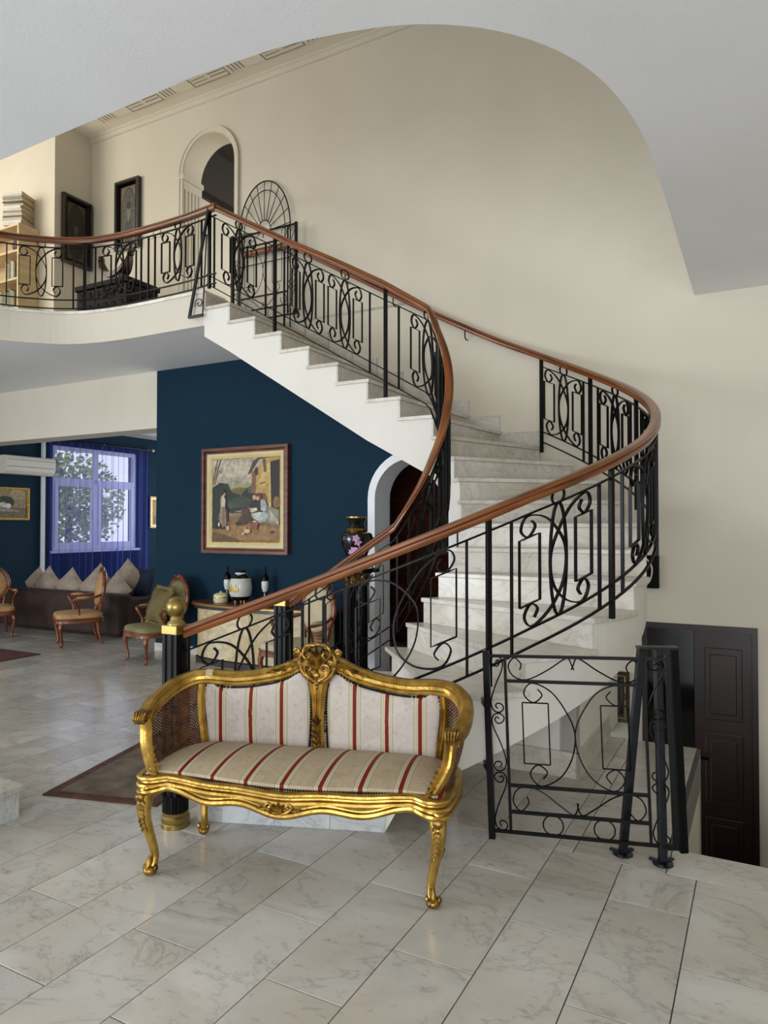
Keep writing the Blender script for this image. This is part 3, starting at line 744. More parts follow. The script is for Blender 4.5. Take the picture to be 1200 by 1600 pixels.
br = MB().beam((-4.50, 4.955, 4.44), (-4.72, 4.94, 3.44), .022, .022).beam((-4.73, 4.94, 3.445), (-4.56, 4.94, 3.445), .022, .022).beam((-4.56, 4.945, 3.45), (-4.53, 4.96, 4.2), .006, .014)
br.tube([(-4.60+.04*k/16*cos(2*pi*k/12)*1.2, 4.94, 3.56+.045*sin(2*pi*k/12)*k/16) for k in range(4, 20)], .005, 5)
br.build('corner_brace', 'iron_blue', parent=rl)

def newel(name, label, pos, h, base_r, ball, drop):
    # round brass collar, black fluted shaft, brass cap (and ball)
    t = house_thing(name, label, 'newel post', (*pos, 0))
    c = (*pos, 0)
    MB().lathe([(base_r, 0), (base_r, .02), (base_r-.004, .025), (base_r, .032), (base_r, .052), (base_r-.008, .06), (base_r-.006, .075), (base_r-.015, .082)], c, 24).build('brass_collar', 'brass', parent=t, smooth=35)
    n = 24; w = .048; prof = []
    for i in range(n*2):
        a = 2*pi*i/(n*2); r = base_r-.006-(.003 if i % 2 else 0); prof.append((pos[0]+r*cos(a), pos[1]+r*sin(a)))
    MB().prism(prof, .075, .16).build('shaft_foot', 'black_satin', parent=t)
    sh = MB()
    sq = []
    for k in range(4):
        a = Vector((1, 0)) if k == 0 else (Vector((0, 1)) if k == 1 else (Vector((-1, 0)) if k == 2 else Vector((0, -1)))); b = Vector((-a.y, a.x))
        for q in (-.048, -.03, -.026, -.012, -.008, .008, .012, .026, .03):
            dd = .048 if q in (-.048, -.03, -.012, -.008, .012) or abs(q) > .029 or abs(q) < .009 else .043
            p = a*dd+b*q; sq.append((pos[0]+p.x, pos[1]+p.y))
    sh.prism(sq, .16, h-.045).build('shaft', 'black_satin', parent=t)
    MB().box((pos[0], pos[1], h-.022), (.104, .104, .046)).build('cap', 'brass', parent=t, bevel=.004)
    if ball:
        MB().lathe([(.046, h+.001), (.044, h+.012), (.032, h+.022), (.03, h+.034), (.024, h+.044)]+[(.052*sin(radians(k))+.0, h+.088-.052*cos(radians(k))) for k in range(28, 181, 13)], (*pos, 0), 24).build('ball', 'brass', parent=t, smooth=50)
    else:
        MB().lathe([(.036, h+.001), (.036, h+.012), (.02, h+.02), (.03, h+.03), (.02, h+.045), (0, h+.05)], (*pos, 0), 16).build('finial', 'brass', parent=t, smooth=50)
    return t
nb = outer(.70)
newel('newel_post', 'black fluted newel post with brass ball on top at the outer handrail foot', (nb[0]+.03, nb[1]+.0), 1.0, .070, True, 0)
nb = inner(.86)
newel('newel_post', 'black newel post with small brass cap at the inner handrail foot', nb, .985, .070, False, 0)

# ------------------------------------------------------------------ iron gates
def gate(t, Wd, H, iron='iron', leftpost=True):
    # local x along the gate, z up
    def ln(mb, pts, r=.0035):
        return mb.tube([(x, 0, z) for x, z in pts], r, 5)
    k = Wd/.84; h = H/.85
    X = lambda px: (px-160)/815*k*.982
    Z = lambda py: (868-py)/668*.85*h
    def bar(x0, z0, x1, z1, w, name): return MB().beam((x0, 0, z0), (x1, 0, z1), w, w, (0, 1, 0)).build(name, iron, parent=t)
    bar(0, -.03, 0, H+.02, .03, 'stile'); bar(Wd, -.0, Wd, H+.01, .024, 'stile')
    xl, xr = .092*k, Wd-.105*k
    bar(xl, .02, xl, H, .013, 'upright'); bar(xr, .02, xr, H-.02, .013, 'upright')
    for z in (Z(205), Z(862)): bar(0, z, Wd, z, .014, 'rail')
    for z in (Z(298), Z(688), Z(786)): bar(xl, z, xr, z, .014, 'rail')
    c = (xl+xr)/2
    # strips of S-scrolls at both ends
    for x0, x1 in ((.012, xl-.006), (xr+.006, Wd-.012)):
        mb = MB(); w = x1-x0; zz = [Z(205), Z(420), Z(640), Z(860)]
        for i in range(3):
            za, zb = zz[i], zz[i+1]; m = 1 if i % 2 == 0 else 1
            L = za-zb; xs = lambda u: x0+w*u if i != 1 else x1-w*u
            P = [(.45, .10), (.62, .07), (.72, .12), (.55, .18), (.25, .16), (.10, .08), (.35, .015), (.75, .03), (.92, .13), (.80, .28), (.45, .48), (.15, .70), (.06, .84), (.25, .965), (.65, .985), (.88, .92), (.78, .85), (.5, .83), (.36, .88), (.5, .92)]
            if i == 1: P = [(1-u, v) for u, v in P]
            ln(mb, [(p.x, p.y) for p in catmull([(x0+w*u, za-L*v, 0) for u, v in P], 4)])
        mb.build('scroll_strip', iron, parent=t)
    # middle panel
    S = [(-.151, .93), (-.133, .868), (-.172, .80), (-.21, .883), (-.175, .985), (-.09, .90), (-.022, .675), (0, .495), (-.018, .28), (-.07, .10), (-.15, .012), (-.194, .115), (-.162, .21), (-.122, .15), (-.14, .08)]
    mb = MB(); zb, zt = Z(688), Z(298)
    for sg in (1, -1):
        ln(mb, [(p.x, p.y) for p in catmull([(c+sg*x*k*1.12, zb+(zt-zb)*v, 0) for x, v in S], 6)])
        r = [(c+sg*x*k*1.12, zb+(zt-zb)*v) for x, v in ((-.218, .216), (-.218, .797), (-.108, .797), (-.108, .216), (-.218, .216))]
        for p, q in zip(r, r[1:]): ln(mb, [p, q])
    mb.build('scroll_panel', iron, parent=t)
    # bands with long scrolls
    for z0, z1, up in ((Z(298), Z(205), 1), (Z(786), Z(688), -1)):
        mb = MB()
        for sg in (1, -1):
            hw = (xr-xl)/2; f = lambda v: (z0+(z1-z0)*v) if up > 0 else (z1-(z1-z0)*v)
            P = [(-.78, .45), (-.76, .70), (-.86, .93), (-.95, .62), (-.90, .25), (-.76, .06), (-.60, .14), (-.35, .5), (-.12, .92), (-.05, .93), (-.01, .68), (.02, .50)]
            if up < 0: P = [(-.74, .60), (-.72, .35), (-.84, .05), (-.95, .40), (-.88, .85), (-.70, .97), (-.50, .80), (-.25, .35), (-.08, .07), (-.02, .2), (.01, .5)]; f = lambda v: z0+(z1-z0)*v
            ln(mb, [(p.x, p.y) for p in catmull([(c+sg*u*hw, f(v), 0) for u, v in P], 5)])
        mb.build('scroll_band', iron, parent=t)
    zc = (Z(786)+Z(862))/2; r = abs(Z(786)-Z(862))/2-.002
    for dx in (-.118*k, .118*k):
        MB().tube([(c+dx+r*cos(2*pi*i/22), 0, zc+r*sin(2*pi*i/22)) for i in range(22)], .0035, 5, True).build('ring', iron, parent=t)
    return t
g1 = thing('iron_gate', 'low black wrought-iron gate with scrolls hanging between the stair post and the leaning supports', 'gate', (.505, 3.365, .055), radians(-17.3))
g1.rotation_euler = (0, radians(-1.9), radians(-17.3)); g1.location = (.512, 3.365, .05); gate(g1, .806, .835)
for z in (.30, .60): MB().beam((-.01, 0, z), (-.03, .05, z+.004), .02, .03).build('hinge', 'iron', parent=g1)
sp = thing('gate_support', 'blackened steel gate support of three square posts, two with splayed foot plates on the marble', 'gate support', (1.17, 3.19, 0))
q = lambda x, y, z: (x-1.17, y-3.19, z)
MB().beam(q(1.088, 3.244, .012), q(1.150, 3.165, .945), .034, .034).build('post', 'iron_blue', parent=sp, bevel=.003)
MB().beam(q(1.234, 3.151, .012), q(1.222, 3.165, .945), .034, .034).build('post', 'iron_blue', parent=sp, bevel=.003)
MB().beam(q(1.322, 3.145, .055), q(1.285, 3.150, .945), .036, .036).build('post', 'iron', parent=sp, bevel=.003)
MB().beam(q(1.13, 3.16, .953), q(1.305, 3.15, .953), .05, .012).build('top_plate', 'iron_blue', parent=sp)
MB().beam(q(1.232, 3.151, .07), q(1.322, 3.145, .07), .02, .012).build('tie_bar', 'iron_blue', parent=sp)
for x, y in ((1.088, 3.244), (1.234, 3.151)):
    m = MB().lathe([(.045, 0), (.045, .006), (.03, .009)], q(x, y, 0), 10)
    for a in (.6, 2.4, 4.3): m.beam(q(x, y, .006), q(x+.065*cos(a), y+.05*sin(a), .012), .02, .008)
    m.build('foot_plate', 'iron_blue', parent=sp)
g2 = thing('iron_gate', 'black scrolled iron gate standing open against the wall at the head of the stair', 'gate', W(-5.18, 6.09, ZU+.03), -YAW)
gate(g2, .86, .97)
fg = house_thing('fan_grille', 'arched black iron grille with fan of rays leaning on the gallery wall', 'grille', (-4.8, 6.15, ZU))
m = MB(); c0 = (-4.80, 4.72); rx, rz = .35, .56
P = lambda x, z: (x, 6.165, z)
m.tube([P(c0[0]-rx, ZU+.005), P(c0[0]-rx, 4.2)]+[P(*p) for p in arc2(*c0, rx, rz, 180, 0, 30)]+[P(c0[0]+rx, 4.2), P(c0[0]+rx, ZU-.16)], .007, 6).build('outer_arch', 'iron', parent=fg)
MB().tube([P(c0[0]-rx+.07, 4.35)]+[P(*p) for p in arc2(*c0, rx-.07, rz-.10, 180, 0, 30)]+[P(c0[0]+rx-.07, 4.35)], .005, 5).build('inner_arch', 'iron', parent=fg)
MB().tube([P(*p) for p in arc2(*c0, .09, .13, 180, 0, 14)], .005, 5).build('hub', 'iron', parent=fg)
for k in range(11):
    a = radians(4+k*17.2); MB().tube([P(c0[0]+.09*cos(a), c0[1]+.13*sin(a)), P(c0[0]+rx*cos(a), c0[1]+rz*sin(a))], .0045, 5).build('ray', 'iron', parent=fg)
for z in (4.38, 4.72): MB().tube([P(c0[0]-rx, z), P(c0[0]+rx, z)], .005, 5).build('cross_bar', 'iron', parent=fg)

# ------------------------------------------------------------------ settee
se = thing('settee', 'gilded carved settee with caned ends, cream and red striped upholstery on the marble floor', 'settee', (-.402, 2.938, 0), radians(-12.35))
def plan(t):
    # seat outline in plan, t in 0..1 round the front, right, back, left
    return None
BACK = [(-.685, .045), (-.715, .14), (-.722, .25), (-.70, .345), (-.645, .415), (-.56, .445), (-.40, .455), (-.2, .462), (0, .465), (.2, .462), (.40, .455), (.56, .445), (.645, .415), (.70, .345), (.722, .25), (.715, .14), (.685, .045)]
ZT = [.672, .700, .728, .758, .782, .790, .786, .822, .895, .822, .786, .790, .782, .758, .728, .700, .672]
top = catmull([(u, v, z-.03) for (u, v), z in zip(BACK, ZT)], 7)
nT = len(top)
def outward(i, pts):
    t = pts[min(i+1, len(pts)-1)]-pts[max(i-1, 0)]; t.z = 0
    return Vector((-t.y, t.x, 0)).normalized()
xs = [outward(i, top) for i in range(nT)]
MOLD = [(-.030, -.036), (-.036, -.028), (-.030, -.020), (-.037, -.010), (-.036, .004), (-.028, .010), (-.030, .020), (-.018, .031), (.010, .031), (.024, .020), (.028, 0), (.022, -.030), (0, -.04)]
MB().frame_sweep(top, xs, MOLD).build('top_rail', 'gold', parent=se, smooth=32)
# worn patch where the gilding is lost
w = MB(); i0 = 34
w.frame_sweep([top[k] for k in range(i0, i0+3)], [xs[k] for k in range(i0, i0+3)], [(-.0366, .004), (-.0286, .0106), (-.0306, .0206), (-.018, .0318), (.010, .0318), (.005, .02), (-.02, .0)]).build('worn_patch', 'gilt_wear', parent=se)
# seat rail: serpentine front, moulded
def seatpt(u): return -.035-.030*cos(pi*u/.60)*(1 if abs(u) < .6 else 0)-.02*max(0, 1-abs(abs(u)-.35)/.2)*0
front = [(u, seatpt(u)) for u in [-.60+.06*k for k in range(21)]]
ring = [(-.655, .02), (-.645, -.015)]+front+[(.645, -.015), (.655, .02), (.668, .12), (.672, .25), (.655, .34), (.60, .405), (.50, .43), (.25, .445), (0, .45), (-.25, .445), (-.50, .43), (-.60, .405), (-.655, .34), (-.672, .25), (-.668, .12)]
rp = catmull([(x, y, .385) for x, y in ring], 4, True)
def railprof(): return [(-.010, .044), (.012, .046), (.026, .041), (.029, .033), (.026, .027), (.013, .022), (.015, .016), (.027, .011), (.031, .002), (.026, -.005), (.012, -.010), (.014, -.016), (.026, -.020), (.029, -.030), (.022, -.042), (-.012, -.044)]
R = []; m = len(rp)
for i, p in enumerate(rp):
    t = rp[(i+1) % m]-rp[i-1]; x = Vector((t.y, -t.x, 0)).normalized()
    wob = .014*cos(2*pi*p.x/.34)+.012*cos(pi*p.x/.6) if p.y < .1 and abs(p.x) < .62 else 0
    R.append([p+x*a+Vector((0, 0, b-(wob if b < 0 else wob*.25))) for a, b in railprof()])
MB().rings(R, closed=True).build('seat_rail', 'gold', parent=se, smooth=30)
# seat cushion, crowned
cush = MB(); vs = []; fs = []; nu, nv = 40, 14
def backv(u): return .435 if abs(u) < .5 else .435-.10*((abs(u)-.5)/.15)**2
for i in range(nu+1):
    u = -.65+1.30*i/nu
    for j in range(nv+1):
        s = j/nv; f0 = seatpt(max(-.6, min(.6, u)))+.004 if abs(u) < .62 else -.02; v = f0+(backv(u)-f0)*s
        z = .418+.055*(sin(pi*min(1, max(0, .08+.84*s)))**.55)*max(0, 1-(abs(u)/.66)**6)**.5+.004
        vs.append((u, v, z))
for i in range(nu):
    for j in range(nv):
        a = i*(nv+1)+j; fs.append((a, a+nv+1, a+nv+2, a+1))
nb_ = len(vs); edge = [i*(nv+1) for i in range(nu+1)]+[nu*(nv+1)+j for j in range(1, nv+1)]+[i*(nv+1)+nv for i in range(nu-1, -1, -1)]+[j for j in range(nv-1, 0, -1)]
low = [(vs[e][0], vs[e][1], .40) for e in edge]
cush.add(vs+low, fs+[(edge[k], edge[(k+1) % len(edge)], nb_+(k+1) % len(edge), nb_+k) for k in range(len(edge))]+[tuple(range(nb_, nb_+len(edge)))])
cush.build('seat', 'stripe_seat', parent=se, smooth=60)
nl = MB()
for k in range(118):
    u = -.635+1.27*k/117; nl.ball((u, (seatpt(u) if abs(u) < .6 else -.035)-.001, .431), .0052, 5)
# back panels
def topz(u): return interp(abs(u), [0, .2, .40, .56], [.895, .822, .786, .790])
def railz(u):
    return interp(u, [p.x for p in top[28:nT-28]], [p.z for p in top[28:nT-28]])
def panel(sg):
    O = [(.046, .42), (.040, .55), (.038, .66), (.048, .75), (.085, .800)]
    O += [(u, railz(u)-.044) for u in (.14, .20, .28, .36, .44, .51)]
    O += [(.562, .735), (.582, .68), (.580, .60), (.570, .52), (.560, .42)]
    L = catmull([(sg*u, z, 0) for u, z in O], 4)
    return [(p.x, p.y) for p in L]
for sg in (-1, 1):
    L = panel(sg); cx, cz = sg*.32, .60; mbp = MB(); rings = []
    yb = lambda u: .432+.010*(1-min(1, abs(u)/.6)**2)
    for k, (s, dy) in enumerate(((1, .012), (1, -.004), (.985, -.010), (.93, -.016), (.8, -.022), (.6, -.026), (.3, -.029), (.04, -.030))):
        rings.append([(cx+(u-cx)*s, yb(u)+dy, cz+(z-cz)*s) for u, z in L])
    mbp.rings(rings); mbp.build('back_panel', 'stripe_back', parent=se, smooth=85)
    L2 = []
    acc = 0
    for (a, b), (c, d) in zip(L, L[1:]):
        n = max(1, round(hypot(c-a, d-b)/.0125))
        for k in range(n): L2.append((a+(c-a)*k/n, b+(d-b)*k/n))
    for u, z in L2: nl.ball((u, yb(u)-.010, z), .0066, 5)
    # inner stile between cane and panel
    stl = catmull([(sg*.60, .43, .775), (sg*.593, .422, .72), (sg*.598, .42, .65), (sg*.592, .42, .56), (sg*.578, .418, .47), (sg*.572, .416, .42)], 5)
    MB().frame_sweep(stl, [(1, 0, 0)]*len(stl), [(-.020, -.012), (-.012, .014), (0, .006), (.008, .016), (.020, .0), (.016, -.016)]).build('stile', 'gold', parent=se, smooth=50)
tag(nl.build('nail_heads', 'nail', parent=se, smooth=60), kind='stuff')
# centre splat, fanning out at the top, with leaf carving
spl = []
for z, wdt in ((.40, .036), (.50, .031), (.60, .029), (.68, .034), (.75, .048), (.81, .09), (.85, .16)):
    spl.append([(-wdt, .425, z), (-wdt*.55, .405, z), (-wdt*.45, .412, z), (-wdt*.08, .402, z), (0, .410, z), (wdt*.08, .402, z), (wdt*.45, .412, z), (wdt*.55, .405, z), (wdt, .425, z), (0, .45, z)])
MB().rings(spl).build('splat', 'gold', parent=se, smooth=40)
def leaf(mb, base, tip, wdt, nrm, thick=.012, n=7, curl=.0):
    base, tip = Vector(base), Vector(tip); d = tip-base; nrm = Vector(nrm).normalized(); side = d.cross(nrm).normalized(); R = []
    for i in range(n):
        t = i/(n-1); wv = wdt*sin(pi*min(.98, .12+.86*t))**.8; p = base+d*t+nrm*(curl*t*t)
        R.append([p-side*wv, p-side*wv*.5+nrm*thick*.7, p+nrm*thick*.35, p+side*wv*.5+nrm*thick*.7, p+side*wv, p-nrm*.004])
    return mb.rings(R)
lc = MB()
for k in range(5):
    z = .455+k*.026
    for sg in (-1, 1): leaf(lc, (0, .402, z), (sg*.022, .400, z+.030), .007, (0, -1, 0), .008)
leaf(lc, (0, .40, .56), (0, .40, .62), .012, (0, -1, 0), .01)
lc.build('splat_carving', 'gold_dark', parent=se, smooth=50)
# crest: pierced cartouche with palmette and side leaves
cr = MB(); cz = .848; cy = .425
cr.tube([(.082*cos(a)*(1+.08*cos(2*a)), cy-.010, cz+.088*sin(a)) for a in [2*pi*i/36 for i in range(36)]], .0125, 8, True)
for sg in (-1, 1):
    cr.tube(catmull([(sg*.012, cy-.018, cz+.085), (sg*.05, cy-.026, cz+.082), (sg*.068, cy-.026, cz+.045), (sg*.05, cy-.028, cz+.022), (sg*.032, cy-.028, cz+.038), (sg*.04, cy-.028, cz+.052)], 5), .008, 7)
    cr.tube(catmull([(sg*.008, cy-.018, cz-.085), (sg*.05, cy-.024, cz-.055), (sg*.058, cy-.026, cz-.015), (sg*.035, cy-.028, cz-.005), (sg*.026, cy-.028, cz-.022), (sg*.036, cy-.026, cz-.032)], 5), .008, 7)
    leaf(cr, (0, cy-.015, cz-.03), (sg*.05, cy-.03, cz+.03), .014, (0, -1, 0), .014)
    leaf(cr, (0, cy-.015, cz+.0), (sg*.028, cy-.03, cz+.068), .012, (0, -1, 0), .014)
    cr.ball((sg*.098, cy-.008, cz+.048), (.020, .016, .018), 9)
    cr.tube(catmull([(sg*.09, cy-.012, cz+.03), (sg*.115, cy-.012, cz+.05), (sg*.10, cy-.018, cz+.066), (sg*.088, cy-.018, cz+.054)], 4), .007, 6)
    for (x0, x1, dz) in ((.10, .165, .0), (.15, .215, -.004), (.20, .26, -.006)):
        z0 = railz(sg*x0)+.004; z1 = railz(sg*x1)-.002
        leaf(cr, (sg*x0, cy+.004, z0+.008), (sg*x1, cy+.006, z1+.012), .011, (0, -1, .25), .010)
        leaf(cr, (sg*(x0+.01), cy+.004, z0-.006), (sg*(x1-.015), cy+.006, z1-.012), .008, (0, -1, 0), .008)
cr.ball((0, cy-.022, cz-.055), (.018, .014, .016), 9); cr.ball((0, cy-.02, cz-.092), (.016, .012, .010), 8); cr.ball((0, cy-.02, cz-.112), (.009, .009, .012), 8)
leaf(cr, (0, cy-.02, cz-.04), (0, cy-.03, cz+.085), .013, (0, -1, 0), .016)
cr.build('crest', 'gold_dark', parent=se, smooth=50)
fc = MB(); fy = seatpt(0)-.026; fz = .362
for sg in (-1, 1):
    fc.tube(catmull([(sg*.01, fy, fz-.02), (sg*.035, fy-.006, fz-.012), (sg*.055, fy-.006, fz+.006), (sg*.045, fy-.006, fz+.022), (sg*.032, fy-.006, fz+.012), (sg*.042, fy-.006, fz+.004)], 5), .006, 6)
    leaf(fc, (sg*.05, fy, fz), (sg*.095, fy+.004, fz-.004), .011, (0, -1, 0), .009)
    leaf(fc, (0, fy, fz-.02), (sg*.022, fy-.004, fz+.022), .010, (0, -1, 0), .012)
leaf(fc, (0, fy, fz-.022), (0, fy-.006, fz+.03), .011, (0, -1, 0), .014)
fc.build('apron_carving', 'gold_dark', parent=se, smooth=50)
# arm stiles with leaf feet, scrolled arm ends
for sg in (-1, 1):
    q = catmull([(sg*.600, -.012, .415), (sg*.612, .004, .445), (sg*.640, .022, .49), (sg*.664, .040, .54), (sg*.672, .050, .60), (sg*.676, .046, .648)], 6)
    MB().frame_sweep(q, [(1, .2*sg, 0)]*len(q), [(-.026, .004), (-.018, -.020), (-.006, -.012), (.006, -.022), (.018, -.014), (.026, .006), (0, .020)]).build('arm_stile', 'gold', parent=se, smooth=45)
    lf_ = MB()
    for k in range(6):
        p = Vector((sg*(.598+.008*k), -.022+.012*k, .42+.018*k))
        for s2 in (-1, 1): leaf(lf_, p, p+Vector((s2*.016, .004, .026)), .008, (0, -1, 0), .006)
    lf_.build('arm_leaf', 'gold_dark', parent=se, smooth=50)
    sc = MB(); cxy = Vector((sg*.682, .034, .655))
    sc.ball(cxy, (.030, .036, .028), 12)
    for k in range(5): sc.tube([(cxy.x+(-.024+k*.012), cxy.y+.03, cxy.z+.022), (cxy.x+(-.026+k*.013), cxy.y-.022, cxy.z+.022), (cxy.x+(-.022+k*.011), cxy.y-.036, cxy.z+.0), (cxy.x+(-.018+k*.009), cxy.y-.02, cxy.z-.022)], .0065, 6)
    sc.build('arm_scroll', 'gold_dark', parent=se, smooth=50)
    # caned end: ruled between the rail and the seat frame
    idx = [i for i in range(nT) if (top[i].x*sg > .585)]
    if sg > 0: idx = idx
    K = 8; cn = MB(); rows = []
    tot = len(idx)
    cpl = []
    for i in idx:
        p = top[i]; s = abs(p.x)
        # matching point on the seat frame
        fx = interp(p.y, [.02, .14, .25, .345, .42, .46], [.648, .662, .664, .645, .60, .575]); cpl.append((p-Vector((0, 0, .018)), Vector((sg*fx, min(p.y, .42), .425))))
    acc = 0; uv0 = []
    for i in range(tot):
        if i: acc += (cpl[i][0]-cpl[i-1][0]).length
        uv0.append(acc)
    vs = []; fs = []; uvs = []
    for i, (p, s) in enumerate(cpl):
        for k in range(K+1):
            t = k/K; vs.append(p.lerp(s, t)+xs[idx[i]]*.010*sin(pi*t))
    for i in range(tot-1):
        for k in range(K):
            a = i*(K+1)+k; fs.append((a, a+K+1, a+K+2, a+1))
            L0, L1 = (cpl[i][0]-cpl[i][1]).length, (cpl[i+1][0]-cpl[i+1][1]).length
            uvs.append(((uv0[i], L0*k/K), (uv0[i+1], L1*k/K), (uv0[i+1], L1*(k+1)/K), (uv0[i], L0*(k+1)/K)))
    cn.add(vs, fs, uvs); cn.build('cane_panel', 'cane', parent=se, smooth=60)
# cabriole legs
for sx in (-1, 1):
    P = catmull([(sx*.622, -.010, .375), (sx*.634, -.024, .315), (sx*.632, -.026, .25), (sx*.617, -.010, .17), (sx*.602, .004, .09), (sx*.602, .000, .05), (sx*.610, -.010, .022)], 6)
    rr = [interp(p.z, [.02, .05, .09, .17, .25, .315, .375], [.020, .0175, .0175, .021, .027, .034, .036]) for p in P]
    lg = MB().tube(P, rr, 14).build('leg', 'gold', parent=se, smooth=60)
    cv = MB()
    for k in range(7):
        z = .335-.020*k; x = interp(z, [.17, .25, .315, .375], [.617, .632, .634, .622]); y = interp(z, [.17, .25, .315], [-.010, -.026, -.026])
        rad = interp(z, [.17, .25, .315], [.021, .027, .034])
        for s2 in (-1, 1): leaf(cv, (sx*x+s2*.002, y-rad*.92, z), (sx*x+s2*.014, y-rad*.72, z-.024), .008, (0, -1, 0), .006)
    cv.ball((sx*.636, -.060, .345), (.022, .012, .018), 9); cv.build('knee_carving', 'gold_dark', parent=lg, base=(0, 0, 0), smooth=50)
    ft = MB().ball((sx*.612, -.014, .022), (.030, .032, .022), 12)
    for s2 in (-1, 1): ft.ball((sx*.612+s2*.024, -.012, .032), (.011, .014, .014), 8)
    leaf(ft, (sx*.608, -.02, .085), (sx*.614, -.040, .03), .014, (0, -1, 0), .010)
    ft.build('foot', 'gold_dark', parent=lg, base=(0, 0, 0), smooth=50)
    P = catmull([(sx*.575, .41, .375), (sx*.580, .418, .30), (sx*.572, .405, .20), (sx*.562, .390, .10), (sx*.564, .395, .05), (sx*.572, .41, .018)], 6)
    rr = [interp(p.z, [.018, .06, .10, .20, .30, .375], [.018, .017, .0175, .020, .026, .030]) for p in P]
    lg = MB().tube(P, rr, 12).build('leg', 'gold', parent=se, smooth=60)
    ft = MB().ball((sx*.572, .405, .020), (.026, .030, .020), 10)
    for s2 in (-1, 1): ft.ball((sx*.572+s2*.022, .400, .04), (.012, .014, .016), 8)
    ft.build('foot', 'gold_dark', parent=lg, base=(0, 0, 0), smooth=50)

# ------------------------------------------------------------------ pictures
def paint(h, vary=.3, scale=20):
    k = 'paint_'+h.strip('#')
    if k not in MATS: mat(k, h, .5, vary=vary, scale=scale)
    return k
def picture(name, label, wall, c, z, w, h, layers, canvas, depth=.03):
    # wall 'back': hangs on the back wall at b = c; wall 'left' / 'gallery': on a side wall at a = c
    if wall == 'back': M = lambda x, y, d: (c+x, WA-.004-d, z+y); base = (c, WA, z-h/2)
    elif wall == 'left': M = lambda x, y, d: (LB+.004+d, c+x, z+y); base = (LB, c, z-h/2)
    else: M = lambda x, y, d: (-7.62+.004+d, c+x, z+y); base = (-7.62, c, z-h/2)
    t = house_thing(name, label, 'picture', base)
    x0, y0 = w/2, h/2
    for nm, m, wd, d0, d1 in layers:                      # frame mouldings from outside in; d0 outer height, d1 inner height
        mb = MB(); o = [(-x0, -y0), (x0, -y0), (x0, y0), (-x0, y0)]; i = [(-x0+wd, -y0+wd), (x0-wd, -y0+wd), (x0-wd, y0-wd), (-x0+wd, y0-wd)]
        mid = [((p[0]+q[0])/2, (p[1]+q[1])/2) for p, q in zip(o, i)]
        R = [[M(*o[k], 0), M(*o[k], d0), M(*mid[k], max(d0, d1)), M(*i[k], d1), M(*i[k], 0)] for k in range(4)]
        mb.rings(R, closed=True).build(nm, m, parent=t); x0 -= wd; y0 -= wd
    ms = []; mb = MB(); mb.m = 0
    for k, (col, pts) in enumerate(canvas):
        m = col if col in MATS else paint(col)
        if m not in ms: ms.append(m)
        mb.m = ms.index(m)
        P = [M(-x0+2*x0*u, -y0+2*y0*v, .008+.0004*k) for u, v in pts]; mb.add(P, [tuple(range(len(P)))])
    mb.build('canvas', ms, parent=t)
    return t
ell = lambda cx, cy, rx, ry, n=14: [(cx+rx*cos(2*pi*i/n), cy+ry*sin(2*pi*i/n)) for i in range(n)]
full = [(0, 0), (1, 0), (1, 1), (0, 1)]
